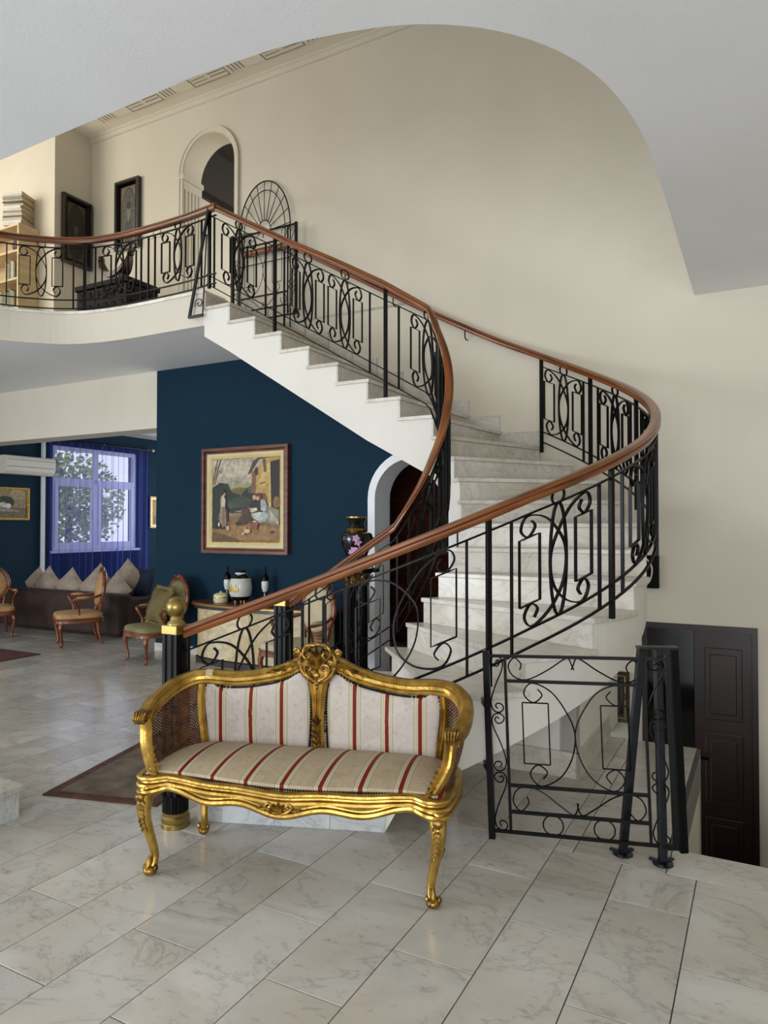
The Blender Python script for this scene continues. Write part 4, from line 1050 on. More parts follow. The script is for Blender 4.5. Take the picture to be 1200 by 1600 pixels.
scene_main = [
 ('#a79c88', full), ('#b3a792', [(0, .8), (.6, .78), (.6, .95), (0, 1)]), ('#8c8d80', [(0, .66), (.3, .74), (.6, .71), (.6, .6), (0, .6)]),
 ('#978c58', [(.2, .70), (.6, .69), (.6, .58), (.2, .6)]), ('#6a5a38', [(.3, .64), (.42, .66), (.6, .64), (.6, .54), (.28, .56)]),
 ('#7c5e38', [(0, 0), (1, 0), (1, .36), (.6, .38), (0, .32)]), ('#8d6a3e', [(.1, .02), (.9, .03), (.95, .16), (.5, .24), (.2, .18)]), ('#5d4428', [(0, 0), (.5, 0), (.3, .06), (0, .12)]),
 ('#1d271f', [(0, .16), (.1, .15), (.26, .36), (.45, .38), (.6, .42), (.62, .60), (.52, .64), (.44, .56), (.30, .60), (.24, .70), (.12, .72), (.04, .68), (0, .66)]),
 ('#2f3d2e', [(.3, .40), (.58, .42), (.58, .52), (.44, .56), (.32, .52)]), ('#3b4834', ell(.29, .45, .05, .05)), ('#3f5350', ell(.60, .62, .06, .05)),
 ('#5a4a34', [(.0, .70), (.015, .70), (.05, .86), (.09, 1), (.075, 1), (.035, .86)]), ('#4f402c', [(.03, .70), (.045, .70), (.09, .88), (.14, 1), (.12, 1), (.075, .88)]),
 ('#4f402c', [(.09, .84), (.17, .90), (.165, .905), (.085, .85)]), ('#4f402c', [(.07, .80), (.16, .86), (.16, .865), (.07, .81)]),
 ('#a88a4c', [(.60, .40), (1, .36), (1, 1), (.82, 1), (.60, .83)]), ('#7a5030', [(.60, .60), (.66, .58), (.66, .86), (.60, .84)]), ('#b59a5c', [(.70, .66), (.84, .68), (.86, .94), (.74, .88)]),
 ('#4a3826', [(.54, .80), (.58, .82), (.70, .98), (.86, 1), (.70, 1), (.62, .97)]), ('#5b4630', [(.76, .98), (.80, .98), (.82, .84), (.78, .82)]),
 ('#1d140d', [(.89, .36), (1, .36), (1, .97), (.87, .95)]), ('#7a5a30', ell(.96, .47, .05, .07)), ('#c0a664', [(.86, .36), (.885, .36), (.87, .95), (.85, .95)]),
 ('#3a2416', ell(.67, .84, .025, .05)), ('#6b4a30', [(.66, .58), (.80, .58), (.84, .44), (.66, .44)]), ('#8c4a30', [(.72, .68), (.80, .70), (.80, .72), (.72, .70)]),
 ('#4a3020', [(.27, .34), (.48, .34), (.48, .36), (.27, .37)]), ('#7d7360', [(.27, .31), (.47, .31), (.47, .35), (.27, .345)]),
 ('#332018', [(.20, .24), (.26, .24), (.25, .40), (.20, .44)]), ('#86705a', [(.10, .27), (.16, .20), (.23, .18), (.22, .34), (.205, .44), (.14, .42)]), ('#6f5c4a', [(.17, .22), (.20, .19), (.20, .42), (.17, .42)]),
 ('#b5a690', [(.14, .42), (.205, .43), (.215, .50), (.19, .56), (.15, .56), (.135, .50)]), ('#c0a086', ell(.19, .585, .025, .028)), ('#2c1d14', ell(.175, .605, .032, .03)),
 ('#241812', [(.06, .17), (.15, .16), (.13, .24), (.10, .28), (.06, .25)]), ('#c9c0ac', ell(.115, .21, .014, .025)), ('#c4b59c', ell(.25, .165, .028, .03)), ('#2a1a12', [(.16, .15), (.22, .15), (.20, .19)]),
 ('#5a3a24', [(.45, .40), (.56, .40), (.60, .34), (.58, .27), (.46, .27)]), ('#4a2e20', [(.38, .22), (.48, .20), (.62, .26), (.60, .38), (.44, .30)]), ('#2c1c16', ell(.42, .22, .05, .025)),
 ('#7f7a66', [(.80, .24), (1, .20), (1, .38), (.88, .42), (.78, .36)]), ('#a39d8c', [(.86, .40), (.96, .28), (1, .24), (1, .21), (.88, .26)]), ('#97a09c', [(.60, .34), (.78, .36), (.86, .34), (.80, .24), (.70, .22), (.62, .29)]), ('#b9bfba', [(.62, .33), (.74, .36), (.78, .28), (.70, .24)]),
 ('#201a1c', [(.58, .44), (.62, .50), (.74, .50), (.78, .42), (.74, .36), (.60, .38)]), ('#9aa2a4', [(.74, .50), (.80, .50), (.84, .42), (.80, .36), (.74, .38)]), ('#c4b8a4', [(.60, .40), (.68, .41), (.70, .38), (.62, .35), (.59, .36)]),
 ('#2e1c14', ell(.615, .545, .05, .042)), ('#c49c80', ell(.65, .53, .028, .03)), ('#5a3020', ell(.72, .545, .045, .04)), ('#b88c72', ell(.70, .52, .025, .025)),
 ('#7c4c30', [(.56, .24), (.72, .25), (.69, .15), (.60, .15)]), ('#4a2c1c', ell(.64, .245, .07, .022)), ('#b5a070', ell(.66, .245, .035, .012)), ('#c0b090', ell(.55, .13, .045, .025)), ('#b8a57c', ell(.49, .10, .022, .016)), ('#a08a60', ell(.52, .16, .02, .02)), ('#3a2818', ell(.90, .12, .02, .014)),
]
picture('painting', 'large framed painting of women by a farmhouse on the dark blue wall', 'back', -5.07, 1.775, 1.21, 1.19,
        [('outer_frame', 'walnut', .035, .05, .05), ('inner_frame', 'walnut', .03, .03, .035), ('liner', 'fabric_cream_light', .055, .03, .012), ('gold_fillet', 'gold_paint', .01, .015, .012)] if mat('fabric_cream_light', '#d2c193', .7, vary=.08) else [], scene_main)
fl = [('#8a7a58', full), ('#6a5c40', [(0, 0), (1, 0), (1, .35), (0, .4)]), ('#a08c64', [(.3, .6), (1, .7), (1, 1), (.5, 1)]), ('#27301f', ell(.30, .55, .28, .22)), ('#34402a', ell(.12, .48, .16, .2)), ('#c8c4b4', ell(.22, .45, .12, .1)), ('#d5d0c2', ell(.38, .42, .10, .09)), ('#bdb8a6', ell(.08, .42, .09, .08)), ('#8b8470', [(.0, .22), (.7, .2), (.8, .26), (.3, .33), (0, .34)])]
picture('painting', 'gold-framed flower painting below the air conditioner on the far wall', 'left', 7.14, 1.84, .60, .52, [('frame', 'gold_paint', .035, .03, .02)], fl)
pt = [('#8a6a34', full), ('#5a4424', [(0, 0), (1, 0), (1, .4), (0, .3)]), ('#b0925a', ell(.5, .6, .28, .25)), ('#4a3018', ell(.42, .45, .2, .16)), ('#c2a470', ell(.55, .38, .12, .1))]
picture('painting', 'small gold-framed picture to the right of the curtained window', 'left', 10.32, 1.75, .62, .62, [('frame', 'walnut', .03, .04, .04), ('gold_frame', 'gold_paint', .06, .035, .02)], pt)
pic = [('#2a261d', full), ('#4a4430', ell(.5, .55, .3, .3)), ('#3a3020', [(0, 0), (1, 0), (1, .3), (0, .25)])]
picture('painting', 'small dark framed picture low on the wall under the stair', 'back', -1.15, .06, .32, .42, [('outer_frame', 'dark_wood', .03, .03, .03), ('inner_frame', 'gold_paint', .012, .03, .02), ('mat_board', 'dark_wood', .03, .02, .015)], pic)
def bust(mount, ground, coat, face):
    return [(mount, full), ('#15120f', ell(.5, .5, .45, .48, 26)), (ground, ell(.5, .5, .42, .455, 26)), (coat, ell(.5, .22, .29, .20, 22)), (face, ell(.5, .47, .05, .09)), (face, ell(.5, .58, .115, .125, 18)), ('#1d1814', ell(.5, .67, .13, .07, 18))]
picture('portrait', 'dark framed oval portrait on the side wall of the gallery, left of the chest', 'gallery', 5.96, 5.19, .42, .86, [('outer_frame', 'dark_wood', .03, .05, .055), ('inner_frame', 'black_satin', .04, .05, .02)], bust('#4a3d29', '#24201b', '#161310', '#4d463c'))
picture('portrait', 'dark framed oval portrait on the gallery back wall above the chest', 'back', -6.93, 5.36, .42, .87, [('outer_frame', 'dark_wood', .03, .05, .055), ('inner_frame', 'black_satin', .04, .05, .02)], bust('#6a593d', '#4a463f', '#33302b', '#6d675d'))

# ------------------------------------------------------------------ living room window, curtain, air conditioner
wn = struct('window_1', MB().plate([(7.88, 1.06), (9.72, 1.06), (9.72, 2.86), (7.88, 2.86)], [[(7.95, 1.13), (9.65, 1.13), (9.65, 2.79), (7.95, 2.79)]], -.03, -.10, lambda u, v, t: (LB+t, u, v)), 'upvc_white')
for x0, x1, z0, z1 in ((8.76, 8.84, 1.13, 2.79), (7.95, 9.65, 2.23, 2.31)): child(wn, MB().b2(LB-.10, LB-.03, x0, x1, z0, z1), 'window_bar', 'upvc_white')
for x0, x1 in ((7.95, 8.76), (8.84, 9.65)):
    child(wn, MB().plate([(x0, 1.13), (x1, 1.13), (x1, 2.23), (x0, 2.23)], [[(x0+.06, 1.19), (x1-.06, 1.19), (x1-.06, 2.17), (x0+.06, 2.17)]], -.02, -.08, lambda u, v, t: (LB+t, u, v)), 'sash', 'upvc_white')
    for z0, z1 in ((1.13, 2.23), (2.31, 2.79)): child(wn, MB().b2(LB-.065, LB-.06, x0, x1, z0, z1), 'pane', 'glass')
child(wn, MB().b2(LB-.02, LB+.02, 8.71, 8.74, 1.6, 1.75), 'window_handle', 'upvc_white')
child(wn, MB().b2(LB-.03, LB+.05, 7.84, 9.76, 1.02, 1.06), 'window_sill', 'upvc_white')
cu = house_thing('curtain', 'sheer violet blue curtain hanging over the living room window', 'curtain', (LB+.10, 8.85, .12))
mb = MB(); NA, NZ = 150, 14; vs = []; fs = []
for i in range(NA+1):
    for j in range(NZ+1):
        s = i/NA; tz = j/NZ; a = 7.72+2.22*s; z = .12+2.81*tz
        amp = .028*(1.15-.5*tz); f = sin(2*pi*s*13+1.8*sin(2*pi*s*3))+.55*sin(2*pi*s*23+1.3+.9*sin(2*pi*s*5))
        vs.append((LB+.10+amp*f, a-.10*(1-tz)*(s-.5)*.4, z))
for i in range(NA):
    for j in range(NZ): q0 = i*(NZ+1)+j; fs.append((q0, q0+NZ+1, q0+NZ+2, q0+1))
mb.add(vs, fs).build('sheer_cloth', 'sheer_blue', parent=cu, smooth=80)
rd = house_thing('curtain_rod', 'black curtain rod with pale knob above the sheer blue curtain', 'curtain rod', (LB+.10, 8.9, 3.0))
MB().tube([(LB+.10, 7.6, 2.95), (LB+.10, 9.98, 2.95)], .014, 8).build('rod', 'iron', parent=rd)
MB().ball((LB+.10, 10.02, 2.95), .03, 10).build('finial', 'porcelain', parent=rd, smooth=60)
for a in (7.8, 8.85, 9.90): MB().beam((LB, a, 2.95), (LB+.12, a, 2.95), .015, .02).build('rod_bracket', 'brass', parent=rd)
ac = house_thing('air_conditioner', 'white wall-mounted air conditioner left of the curtained window', 'air conditioner', (LB, 7.35, 2.31))
pr = [(0, 0), (.15, .0), (.20, .05), (.215, .12), (.215, .26), (.19, .29), (0, .29)]
MB().rings([[(LB+x, a, 2.31+z) for x, z in pr] for a in (6.9, 7.78)]).build('casing', 'ac_white', parent=ac, bevel=.006)
MB().b2(LB+.16, LB+.217, 6.92, 7.76, 2.425, 2.432).b2(LB+.212, LB+.218, 6.92, 7.76, 2.535, 2.541).build('panel_gap', 'slot_dark', parent=ac)
MB().beam((LB+.175, 6.95, 2.335), (LB+.175, 7.74, 2.335), .05, .008).build('louvre', 'ac_white', parent=ac)
struct('trim_8', MB().b2(LB, LB+.05, 7.66, 7.71, .1, 3.2), 'upvc_white')
# what the window looks out on
random.seed(4)
def tree(label, b, a, h, n, m):
    t = house_thing('garden_tree', label, 'tree', (b, a, -.5))
    MB().tube([(b, a, -.5), (b+.05, a+.05, h*.4), (b, a+.1, h*.75)], [.12, .09, .04], 7).build('trunk', 'bark', parent=t)
    mb = MB()
    for k in range(n):
        r = random.random()**.4; th = random.random()*2*pi; ph = math.acos(2*random.random()-1)
        p = Vector((b+1.5*r*sin(ph)*cos(th), a+1.5*r*sin(ph)*sin(th), h*.62+h*.42*r*cos(ph)))
        x = Vector((random.gauss(0, 1), random.gauss(0, 1), random.gauss(0, 1))).normalized()*.075; y = x.orthogonal().normalized()*.045
        mb.add([p-x, p-y, p+x, p+y], [(0, 1, 2, 3)])
    tag(mb.build('foliage', m, parent=t), kind='stuff')
tree('leafy green garden tree outside the curtained window, nearer the left', -14.2, 9.0, 3.8, 4200, 'leaf_green')
tree('leafy green garden tree outside the curtained window, further right', -16.4, 12.6, 3.4, 2600, 'leaf_green')
struct('ground_outside', MB().b2(-40, -10.9, -10, 40, -.7, -.5), 'stone_grey')

# ------------------------------------------------------------------ seating and furniture
def chair(label, loc, rot, fab, wd, sc=(.95, .95, .86)):
    t = thing('armchair', label, 'armchair', loc, rot); t.scale = sc
    # faces local -y
    seat = []
    sp = [(-.27, -.26), (0, -.31), (.27, -.26), (.25, .22), (0, .24), (-.25, .22)]
    L = [(p.x, p.y) for p in catmull([(x, y, 0) for x, y in sp], 5, True)]
    MB().rings([[(x*k, y*k, z) for x, y in L] for k, z in ((.97, .41), (.98, .45), (.9, .475), (.6, .49), (.2, .495))]).build('seat', fab, parent=t, smooth=60)
    MB().rings([[(x*k, y*k, z) for x, y in L] for k, z in ((.9, .34), (1.03, .345), (1.0, .38), (1.03, .41), (.9, .412))]).build('seat_frame', wd, parent=t, smooth=40)
    tilt = lambda y, z: (y+.22*(z-.5)*.55, z)
    oval = [(.23*cos(2*pi*i/28), .79+.27*sin(2*pi*i/28)*(1.0 if sin(2*pi*i/28) > 0 else .92)) for i in range(28)]
    pb = MB(); R = []
    for k, dy in ((.96, .02), (.97, -.02), (.85, -.045), (.5, -.055), (.1, -.058)): R.append([(x*k, tilt(.22+dy, .79+(z-.79)*k)[0], .79+(z-.79)*k) for x, z in oval])
    pb.rings(R).build('back_pad', fab, parent=t, smooth=60)
    MB().tube([(x*1.06, tilt(.22, z)[0], .79+(z-.79)*1.06) for x, z in oval], .026, 8, True).build('back_frame', wd, parent=t, smooth=60)
    cr = MB().ball((0, tilt(.21, 1.09)[0], 1.09), (.05, .025, .04), 8)
    for sg in (-1, 1):
        cr.tube(catmull([(sg*.02, tilt(.2, 1.09)[0], 1.08), (sg*.07, tilt(.2, 1.1)[0], 1.105), (sg*.12, tilt(.2, 1.06)[0], 1.065)], 4), .014, 6)
    cr.build('crest', wd, parent=t, smooth=60)
    for sg in (-1, 1):
        MB().tube([(sg*.15, .21, .37), (sg*.17, .215, .46), (sg*.19, tilt(.22, .60)[0], .60)], .022, 7).build('back_post', wd, parent=t, smooth=60)
        MB().tube(catmull([(sg*.22, tilt(.22, .74)[0], .74), (sg*.28, .12, .70), (sg*.31, -.05, .685), (sg*.30, -.11, .68), (sg*.285, -.09, .62), (sg*.27, -.05, .52), (sg*.265, -.06, .40)], 5), .018, 7).build('arm', wd, parent=t, smooth=60)
        MB().ball((sg*.30, .0, .708), (.03, .09, .02), 8).build('arm_pad', fab, parent=t, smooth=60)
        P = catmull([(sg*.24, -.24, .37), (sg*.265, -.265, .28), (sg*.25, -.25, .15), (sg*.235, -.24, .05), (sg*.25, -.26, .012)], 5)
        MB().tube(P, [interp(p.z, [.01, .05, .15, .28, .37], [.02, .015, .018, .028, .034]) for p in P], 8).build('leg', wd, parent=t, smooth=60)
        MB().tube([(sg*.20, .19, .37), (sg*.205, .20, .2), (sg*.215, .25, .012)], [.028, .02, .016], 8).build('leg', wd, parent=t, smooth=60)
    return t
def fwd(dx, dy): return atan2(dx, -dy)           # rotation that turns local -y onto (dx, dy)
chair('carved armchair in tan fabric with its back to the brown sofa', (-3.83, 8.92, 0), fwd(-.86, -.5), 'fabric_tan', 'chair_wood')
chair('carved armchair in tan fabric at the far left edge of the photo', (-5.30, 9.55, 0), fwd(.55, -.83), 'fabric_tan', 'chair_wood')
chair('carved armchair in olive fabric against the blue wall corner, holding a fringed cushion', (-2.53, 7.89, 0), fwd(-.72, -.70), 'fabric_olive', 'chair_wood', (.95, .95, .83))
chair('carved armchair in cream fabric half hidden behind the stair railing, right of the console', (-.80, 6.62, 0), fwd(-.70, -.71), 'fabric_cream', 'chair_wood')
def pillow(name, label, loc, rot, size, m, group=None, fringe=None, thick=.16):
    t = thing(name, label, 'cushion', loc, 0, group); t.rotation_euler = rot
    vs = []; fs = []; N = 12
    for side in (1, -1):
        for i in range(N+1):
            for j in range(N+1):
                u, v = 2*i/N-1, 2*j/N-1; k = 1-.06*(1-abs(u))*(abs(v))-.0; r = ((1-u**2)*(1-v**2))
                px, pz = u*size/2*(1-.07*(1-v*v)*abs(u)), v*size/2*(1-.07*(1-u*u)*abs(v))
                vs.append((px, side*thick/2*max(0, r)**.42, pz))
        o = 0 if side == 1 else (N+1)**2
        for i in range(N):
            for j in range(N): q = o+i*(N+1)+j; fs.append((q, q+N+1, q+N+2, q+1))
    MB().add(vs, fs).build('cover', m, parent=t, smooth=80)
    if fringe:
        f = MB(); s = size/2
        for (x0, z0), (x1, z1) in (((-s, -s), (s, -s)), ((s, -s), (s, s)), ((s, s), (-s, s)), ((-s, s), (-s, -s))):
            for k in range(16):
                q = (k+.5)/16; x, z = x0+(x1-x0)*q, z0+(z1-z0)*q; n = Vector((x, 0, z)); d = Vector((z1-z0, 0, -(x1-x0))).normalized()
                f.beam((x*.97, 0, z*.97), (x+d.x*.03, random.uniform(-.01, .01), z+d.z*.03), .02, .012)
        tag(f.build('fringe', fringe, parent=t), kind='stuff')
    return t
pillow('cushion', 'olive fringed cushion propped in the olive armchair', (-2.51, 7.89, .60), (radians(-18), radians(3), fwd(-.72, -.70)), .38, 'cushion_olive', None, 'fringe', .13)
# sofa: long back towards us, right end turned away
so = house_thing('sofa', 'low brown sofa with its back to the hall in the living room', 'sofa', (-8.7, 6.6, 0))
MB().b2(-10.0, -7.5, 6.62, 7.75, .05, .30).build('base', 'sofa_brown', parent=so, bevel=.03)
MB().b2(-10.02, -7.48, 6.55, 6.80, .03, .57).build('backrest', 'sofa_brown', parent=so, bevel=.05)
MB().b2(-7.74, -7.46, 6.70, 7.78, .03, .50).build('arm', 'sofa_brown', parent=so, bevel=.06)
MB().b2(-10.1, -9.86, 6.70, 7.78, .03, .50).build('arm', 'sofa_brown', parent=so, bevel=.06)
for k in range(3): MB().b2(-9.85+k*.70, -9.16+k*.70, 6.82, 7.76, .30, .42).build('seat_cushion', 'sofa_brown', parent=so, bevel=.04)
hr = -YAW
for i, (b, a, z, tl, dz, lab) in enumerate((
    (-9.72, 6.97, .62, 46, .37, 'beige cushion on the sofa back, leftmost of the row'), (-9.42, 6.93, .62, 43, .40, 'beige pointed cushion on the sofa, second from the left'),
    (-8.92, 6.93, .61, 47, .40, 'beige pointed cushion on the sofa, third from the left'), (-8.55, 7.12, .66, 44, .42, 'beige cushion behind the others at the middle of the sofa'),
    (-8.42, 6.93, .61, 45, .40, 'beige pointed cushion on the sofa just left of the tan armchair'), (-8.15, 7.30, .70, 38, .46, 'tall beige cushion behind the back of the tan armchair'),
    (-7.98, 6.95, .58, 40, .42, 'beige cushion sliding down at the right end of the sofa'))):
    pillow('cushion', lab, W(b, a, z), (radians(-14), radians(tl), hr+.1*(i % 3-1)), dz, 'cushion_beige', None)
pillow('cushion', 'navy blue square cushion among the beige ones on the sofa', W(-7.95, 7.38, .66), (radians(-12), radians(2), hr), .44, 'cushion_navy')
pillow('cushion', 'beige cushion leaning right of the navy cushion on the sofa', W(-7.66, 7.62, .68), (radians(-14), radians(36), hr-.2), .42, 'cushion_beige')

# console with its ornaments
co = house_thing('console', 'bow-fronted console with dark wooden top and cream onyx front against the blue wall', 'console', (-4.68, 6.15, 0))
def bow(g, dep): return [(-4.68-.93+g, WA-.025)]+[(-4.68+(.93-g)*cos(radians(180+a)), WA-.15-dep*sin(radians(a))**.6) for a in range(0, 181, 9)]+[(-4.68+.93-g, WA-.025)]
MB().prism(bow(0, .33), .625, .66).build('top', 'walnut', parent=co, bevel=.008)
MB().prism(bow(.02, .31), .595, .624).build('frieze', 'dark_wood', parent=co)
bp = bow(.06, .27)
MB().prism(bow(.09, .24), .06, .594).build('carcass', 'dark_wood', parent=co)
nseg = 4; st_ = (len(bp)-3)//nseg
for k in range(nseg):
    seg = bp[1+k*st_:2+(k+1)*st_]; inn_ = [(-4.68+(x+4.68)*.975, y+.02) for x, y in seg]
    seg2 = [(seg[0][0]+.003, seg[0][1])]+seg[1:-1]+[(seg[-1][0]-.003, seg[-1][1])]
    MB().prism(seg2+inn_[::-1], .07, .592).build('onyx_panel', 'onyx', parent=co)
MB().prism(bow(.04, .29), 0, .06).build('plinth', 'dark_wood', parent=co)
MB().sweep([(x, y, .64) for x, y in bow(-.004, .334)[1:-1]], [(-.006, -.008), (.004, -.008), (.004, .008), (-.006, .008)]).build('brass_edge', 'brass', parent=co)
def lathe_thing(name, label, cat, b, a, z, parts, group=None):
    t = house_thing(name, label, cat, (b, a, z), group)
    for nm, m, prof, n in parts: MB().lathe([(r, z+h) for r, h in prof], (b, a, 0), n).build(nm, m, parent=t, smooth=40)
    return t
ZC = .661
lathe_thing('trinket_box', 'round cream lidded box at the left on the console', 'box', -5.19, 5.93, ZC, [('bowl', 'porcelain_cream', [(.07, 0), (.078, .01), (.08, .05)], 20), ('band', 'gold_paint', [(.081, .05), (.082, .058), (.081, .064)], 20), ('lid', 'porcelain_cream', [(.08, .064), (.075, .085), (.05, .10), (.012, .107), (.012, .118), (0, .122)], 20)])
def urn(label, b, a):
    lathe_thing('urn', label, 'urn', b, a, ZC, [('foot', 'black_gloss', [(.05, 0), (.05, .025), (.022, .05), (.016, .115), (.028, .125)], 14), ('body', 'porcelain', [(.024, .125), (.038, .17), (.04, .225), (.034, .24)], 14), ('neck', 'black_satin', [(.036, .24), (.04, .265), (.026, .30), (.014, .315), (.014, .335), (.005, .39), (0, .40)], 14)])
urn('small dark footed urn with white body left of the black and white jar', -5.22, 6.07); urn('small dark footed urn with white body right of the black and white jar', -4.70, 6.07)
gj = lathe_thing('ginger_jar', 'rounded white painted jar with black neck and base between two urns', 'jar', -4.95, 5.97, ZC, [('base', 'black_gloss', [(.08, .035), (.096, .05), (.103, .075)], 20), ('body', 'porcelain', [(.103, .075), (.122, .11), (.124, .18), (.113, .25), (.10, .268)], 24), ('neck', 'black_gloss', [(.10, .268), (.07, .292), (.056, .30), (.056, .33), (.062, .336), (.056, .352), (0, .355)], 20), ('rim', 'porcelain', [(.0575, .312), (.06, .32), (.0575, .328)], 20)])
for k in range(3): MB().beam((-4.95+.055*cos(2.1*k), 5.97+.055*sin(2.1*k), ZC), (-4.95+.055*cos(2.1*k), 5.97+.055*sin(2.1*k), ZC+.036), .02, .02).build('foot', 'brass', parent=gj)
pn = MB()
for k in range(9):
    a = radians(190+k*13); r = .1265
    leaf(pn, (-4.95+r*cos(a), 5.97+r*sin(a), ZC+.11+.01*(k % 3)), (-4.95+r*.98*cos(a+.05), 5.97+r*.98*sin(a+.05), ZC+.19+.02*(k % 2)), .012, (cos(a), sin(a), 0), .002)
pn.build('painted_plants', 'gold_paint', parent=gj)
# pedestal and vase beside the low arch
pd = house_thing('pedestal', 'black fluted column pedestal with gilt capital left of the low arch', 'pedestal', (-3.37, 5.74, 0))
c = (-3.37, 5.74)
MB().box((*c, .04), (.30, .30, .08)).build('plinth', 'black_satin', parent=pd, bevel=.006)
MB().lathe([(.14, .08), (.145, .10), (.125, .12), (.13, .14), (.112, .16)], (*c, 0), 24).build('base_moulding', 'gold_dark', parent=pd, smooth=40)
MB().prism([(c[0]+(.105-(.010 if i % 2 else 0))*cos(2*pi*i/48), c[1]+(.105-(.010 if i % 2 else 0))*sin(2*pi*i/48)) for i in range(48)], .16, .93).build('shaft', 'black_satin', parent=pd)
cp_ = MB().lathe([(.105, .93), (.115, .94), (.105, .95), (.108, .99), (.13, 1.035), (.15, 1.055)], (*c, 0), 24)
for k in range(10):
    a = 2*pi*k/10; leaf(cp_, (c[0]+.11*cos(a), c[1]+.11*sin(a), .95), (c[0]+.15*cos(a), c[1]+.15*sin(a), 1.035), .028, (cos(a), sin(a), 0), .012)
cp_.build('capital', 'gold_dark', parent=pd, smooth=50)
MB().box((*c, 1.075), (.32, .32, .04)).build('abacus', 'black_satin', parent=pd, bevel=.006)
vz = lathe_thing('vase', 'black lidded-shoulder vase with pink flowers and gold rims on the pedestal', 'vase', *c, 1.096, [('body', 'black_gloss', [(.075, 0), (.08, .02), (.065, .05), (.095, .11), (.14, .21), (.157, .28), (.14, .325), (.095, .345)], 28), ('shoulder_ring', 'gold_dark', [(.095, .345), (.10, .355), (.088, .372)], 24), ('neck', 'black_gloss', [(.085, .372), (.068, .40), (.076, .44), (.094, .465)], 24), ('rim', 'brass', [(.094, .465), (.10, .47), (.10, .482), (.085, .485)], 24)])
fp = MB()
for dx, dz in ((.02, .17), (.05, .19), (-.02, .185), (.005, .145), (.075, .165), (-.045, .16), (.015, .245), (.0, .28)):
    a = -pi/2+dx/.13+YAW; r = interp(dz, [.11, .21, .28, .325], [.095, .14, .157, .14])+.002
    p0 = Vector((c[0]+r*cos(a), c[1]+r*sin(a), 1.096+dz)); nn = Vector((cos(a), sin(a), -.2)); sx = Vector((-sin(a), cos(a), 0))
    for k in range(5): q_ = 2*pi*k/5; leaf(fp, p0, p0+sx*cos(q_)*.038+Vector((0, 0, sin(q_)*.038)), .015, nn, .004, 5)
fp.build('painted_flowers', 'pink_petal', parent=vz)

# gallery furniture
bc = house_thing('bookcase', 'pale wooden bookcase at the far left of the gallery', 'bookcase', (-8.36, 5.5, ZU))
x0, x1, y0, y1, zt = -8.85, -7.90, 5.38, 5.655, 5.16
for xa, xb in ((x0, x0+.025), (x1-.025, x1)): MB().b2(xa, xb, y0, y1, ZU, zt).build('side', 'pale_wood', parent=bc)
for z in (ZU+.05, ZU+.42, ZU+.78, ZU+1.12, zt-.025): MB().b2(x0+.025, x1-.025, y0, y1, z, z+.024).build('shelf', 'pale_wood', parent=bc)
MB().b2(x0+.025, x1-.025, y1-.01, y1, ZU, zt).build('back_board', 'pale_wood', parent=bc)
random.seed(7)
def book(label, c, d, rot, m, group):
    t = thing('book', label, 'book', c, rot, group)
    w, l, h = d
    MB().b2(-w/2+.004, w/2-.004, -l/2+.004, l/2, -h/2+.003, h/2-.003).build('pages', 'books_cream', parent=t)
    MB().b2(-w/2, w/2, -l/2, l/2, -h/2, -h/2+.003).b2(-w/2, w/2, -l/2, l/2, h/2-.003, h/2).b2(-w/2, w/2, -l/2-.002, -l/2+.001, -h/2, h/2).build('cover', m, parent=t)
z = zt
bm_ = [paint('#c9c5ba', .1), paint('#d5d2c8', .1), paint('#b8ae94', .1), paint('#55544f', .1), paint('#bfb7a4', .1), paint('#8d877a', .1)]
for k in range(14):
    h = random.choice((.022, .028, .034, .038)); z += h/2
    if k == 13: lab = 'thin pale book lying topmost on the stack on the bookcase'
    elif k == 0: lab = 'book at the very bottom of the stack on the bookcase'
    else: lab = 'book lying '+['', 'second', 'third', 'fourth', 'fifth', 'sixth', 'seventh', 'eighth', 'ninth', 'tenth', 'eleventh', 'twelfth', 'thirteenth'][k]+' from the bottom of the stack on the bookcase'
    book(lab, W(-8.09+random.uniform(-.008, .008), 5.52+random.uniform(-.008, .008), z), (.25+random.uniform(-.01, .01), .27+random.uniform(-.01, .01), h), -YAW+.35+random.uniform(-.04, .04), bm_[k % 6], 'books stacked on the bookcase')
    z += h/2+.0008
ORD = ['first', 'second', 'third', 'fourth', 'fifth', 'sixth', 'seventh', 'eighth']
for sh, n, cols in ((ZU+.444, 8, ('#6f6a48', '#8b8460', '#5a5a44')), (ZU+.804, 5, ('#7a7458', '#b0a890', '#5d5a48'))):
    x = -8.03
    for k in range(n):
        wdt = random.choice((.03, .036, .042)); x -= wdt/2
        t = house_thing('book', ORD[k]+' upright book from the right on the '+('lower' if n == 8 else 'upper')+' filled shelf of the pale bookcase', 'book', (x, 5.5, sh), 'upright books on the bookcase')
        MB().b2(x-wdt/2, x+wdt/2, 5.42, 5.62, sh, sh+.22+.02*(k % 3)).build('cover', paint(cols[k % 3], .12), parent=t, bevel=.003)
        x -= wdt/2+.002
lathe_thing('pot', 'dark red round pot on the top shelf of the bookcase', 'pot', -8.03, 5.5, ZU+1.145, [('body', paint('#4a1216', .2), [(.05, 0), (.09, .05), (.095, .11), (.06, .17), (.05, .19), (.058, .20)], 20)])
ch = house_thing('chest', 'black carved wooden chest on the gallery floor behind the railing', 'chest', (-6.58, 5.72, ZU))
x0, x1, y0, y1 = -7.0, -6.18, 5.50, 5.96
MB().b2(x0, x1, y0, y1, ZU+.06, ZU+.50).build('body', 'black_wood', parent=ch, bevel=.008)
MB().b2(x0-.02, x1+.02, y0-.02, y1+.02, ZU+.502, ZU+.565).build('lid', 'black_wood', parent=ch, bevel=.012)
MB().b2(x0-.02, x1+.02, y0-.02, y1+.02, ZU, ZU+.06).build('plinth', 'black_wood', parent=ch, bevel=.008)
cv = MB()
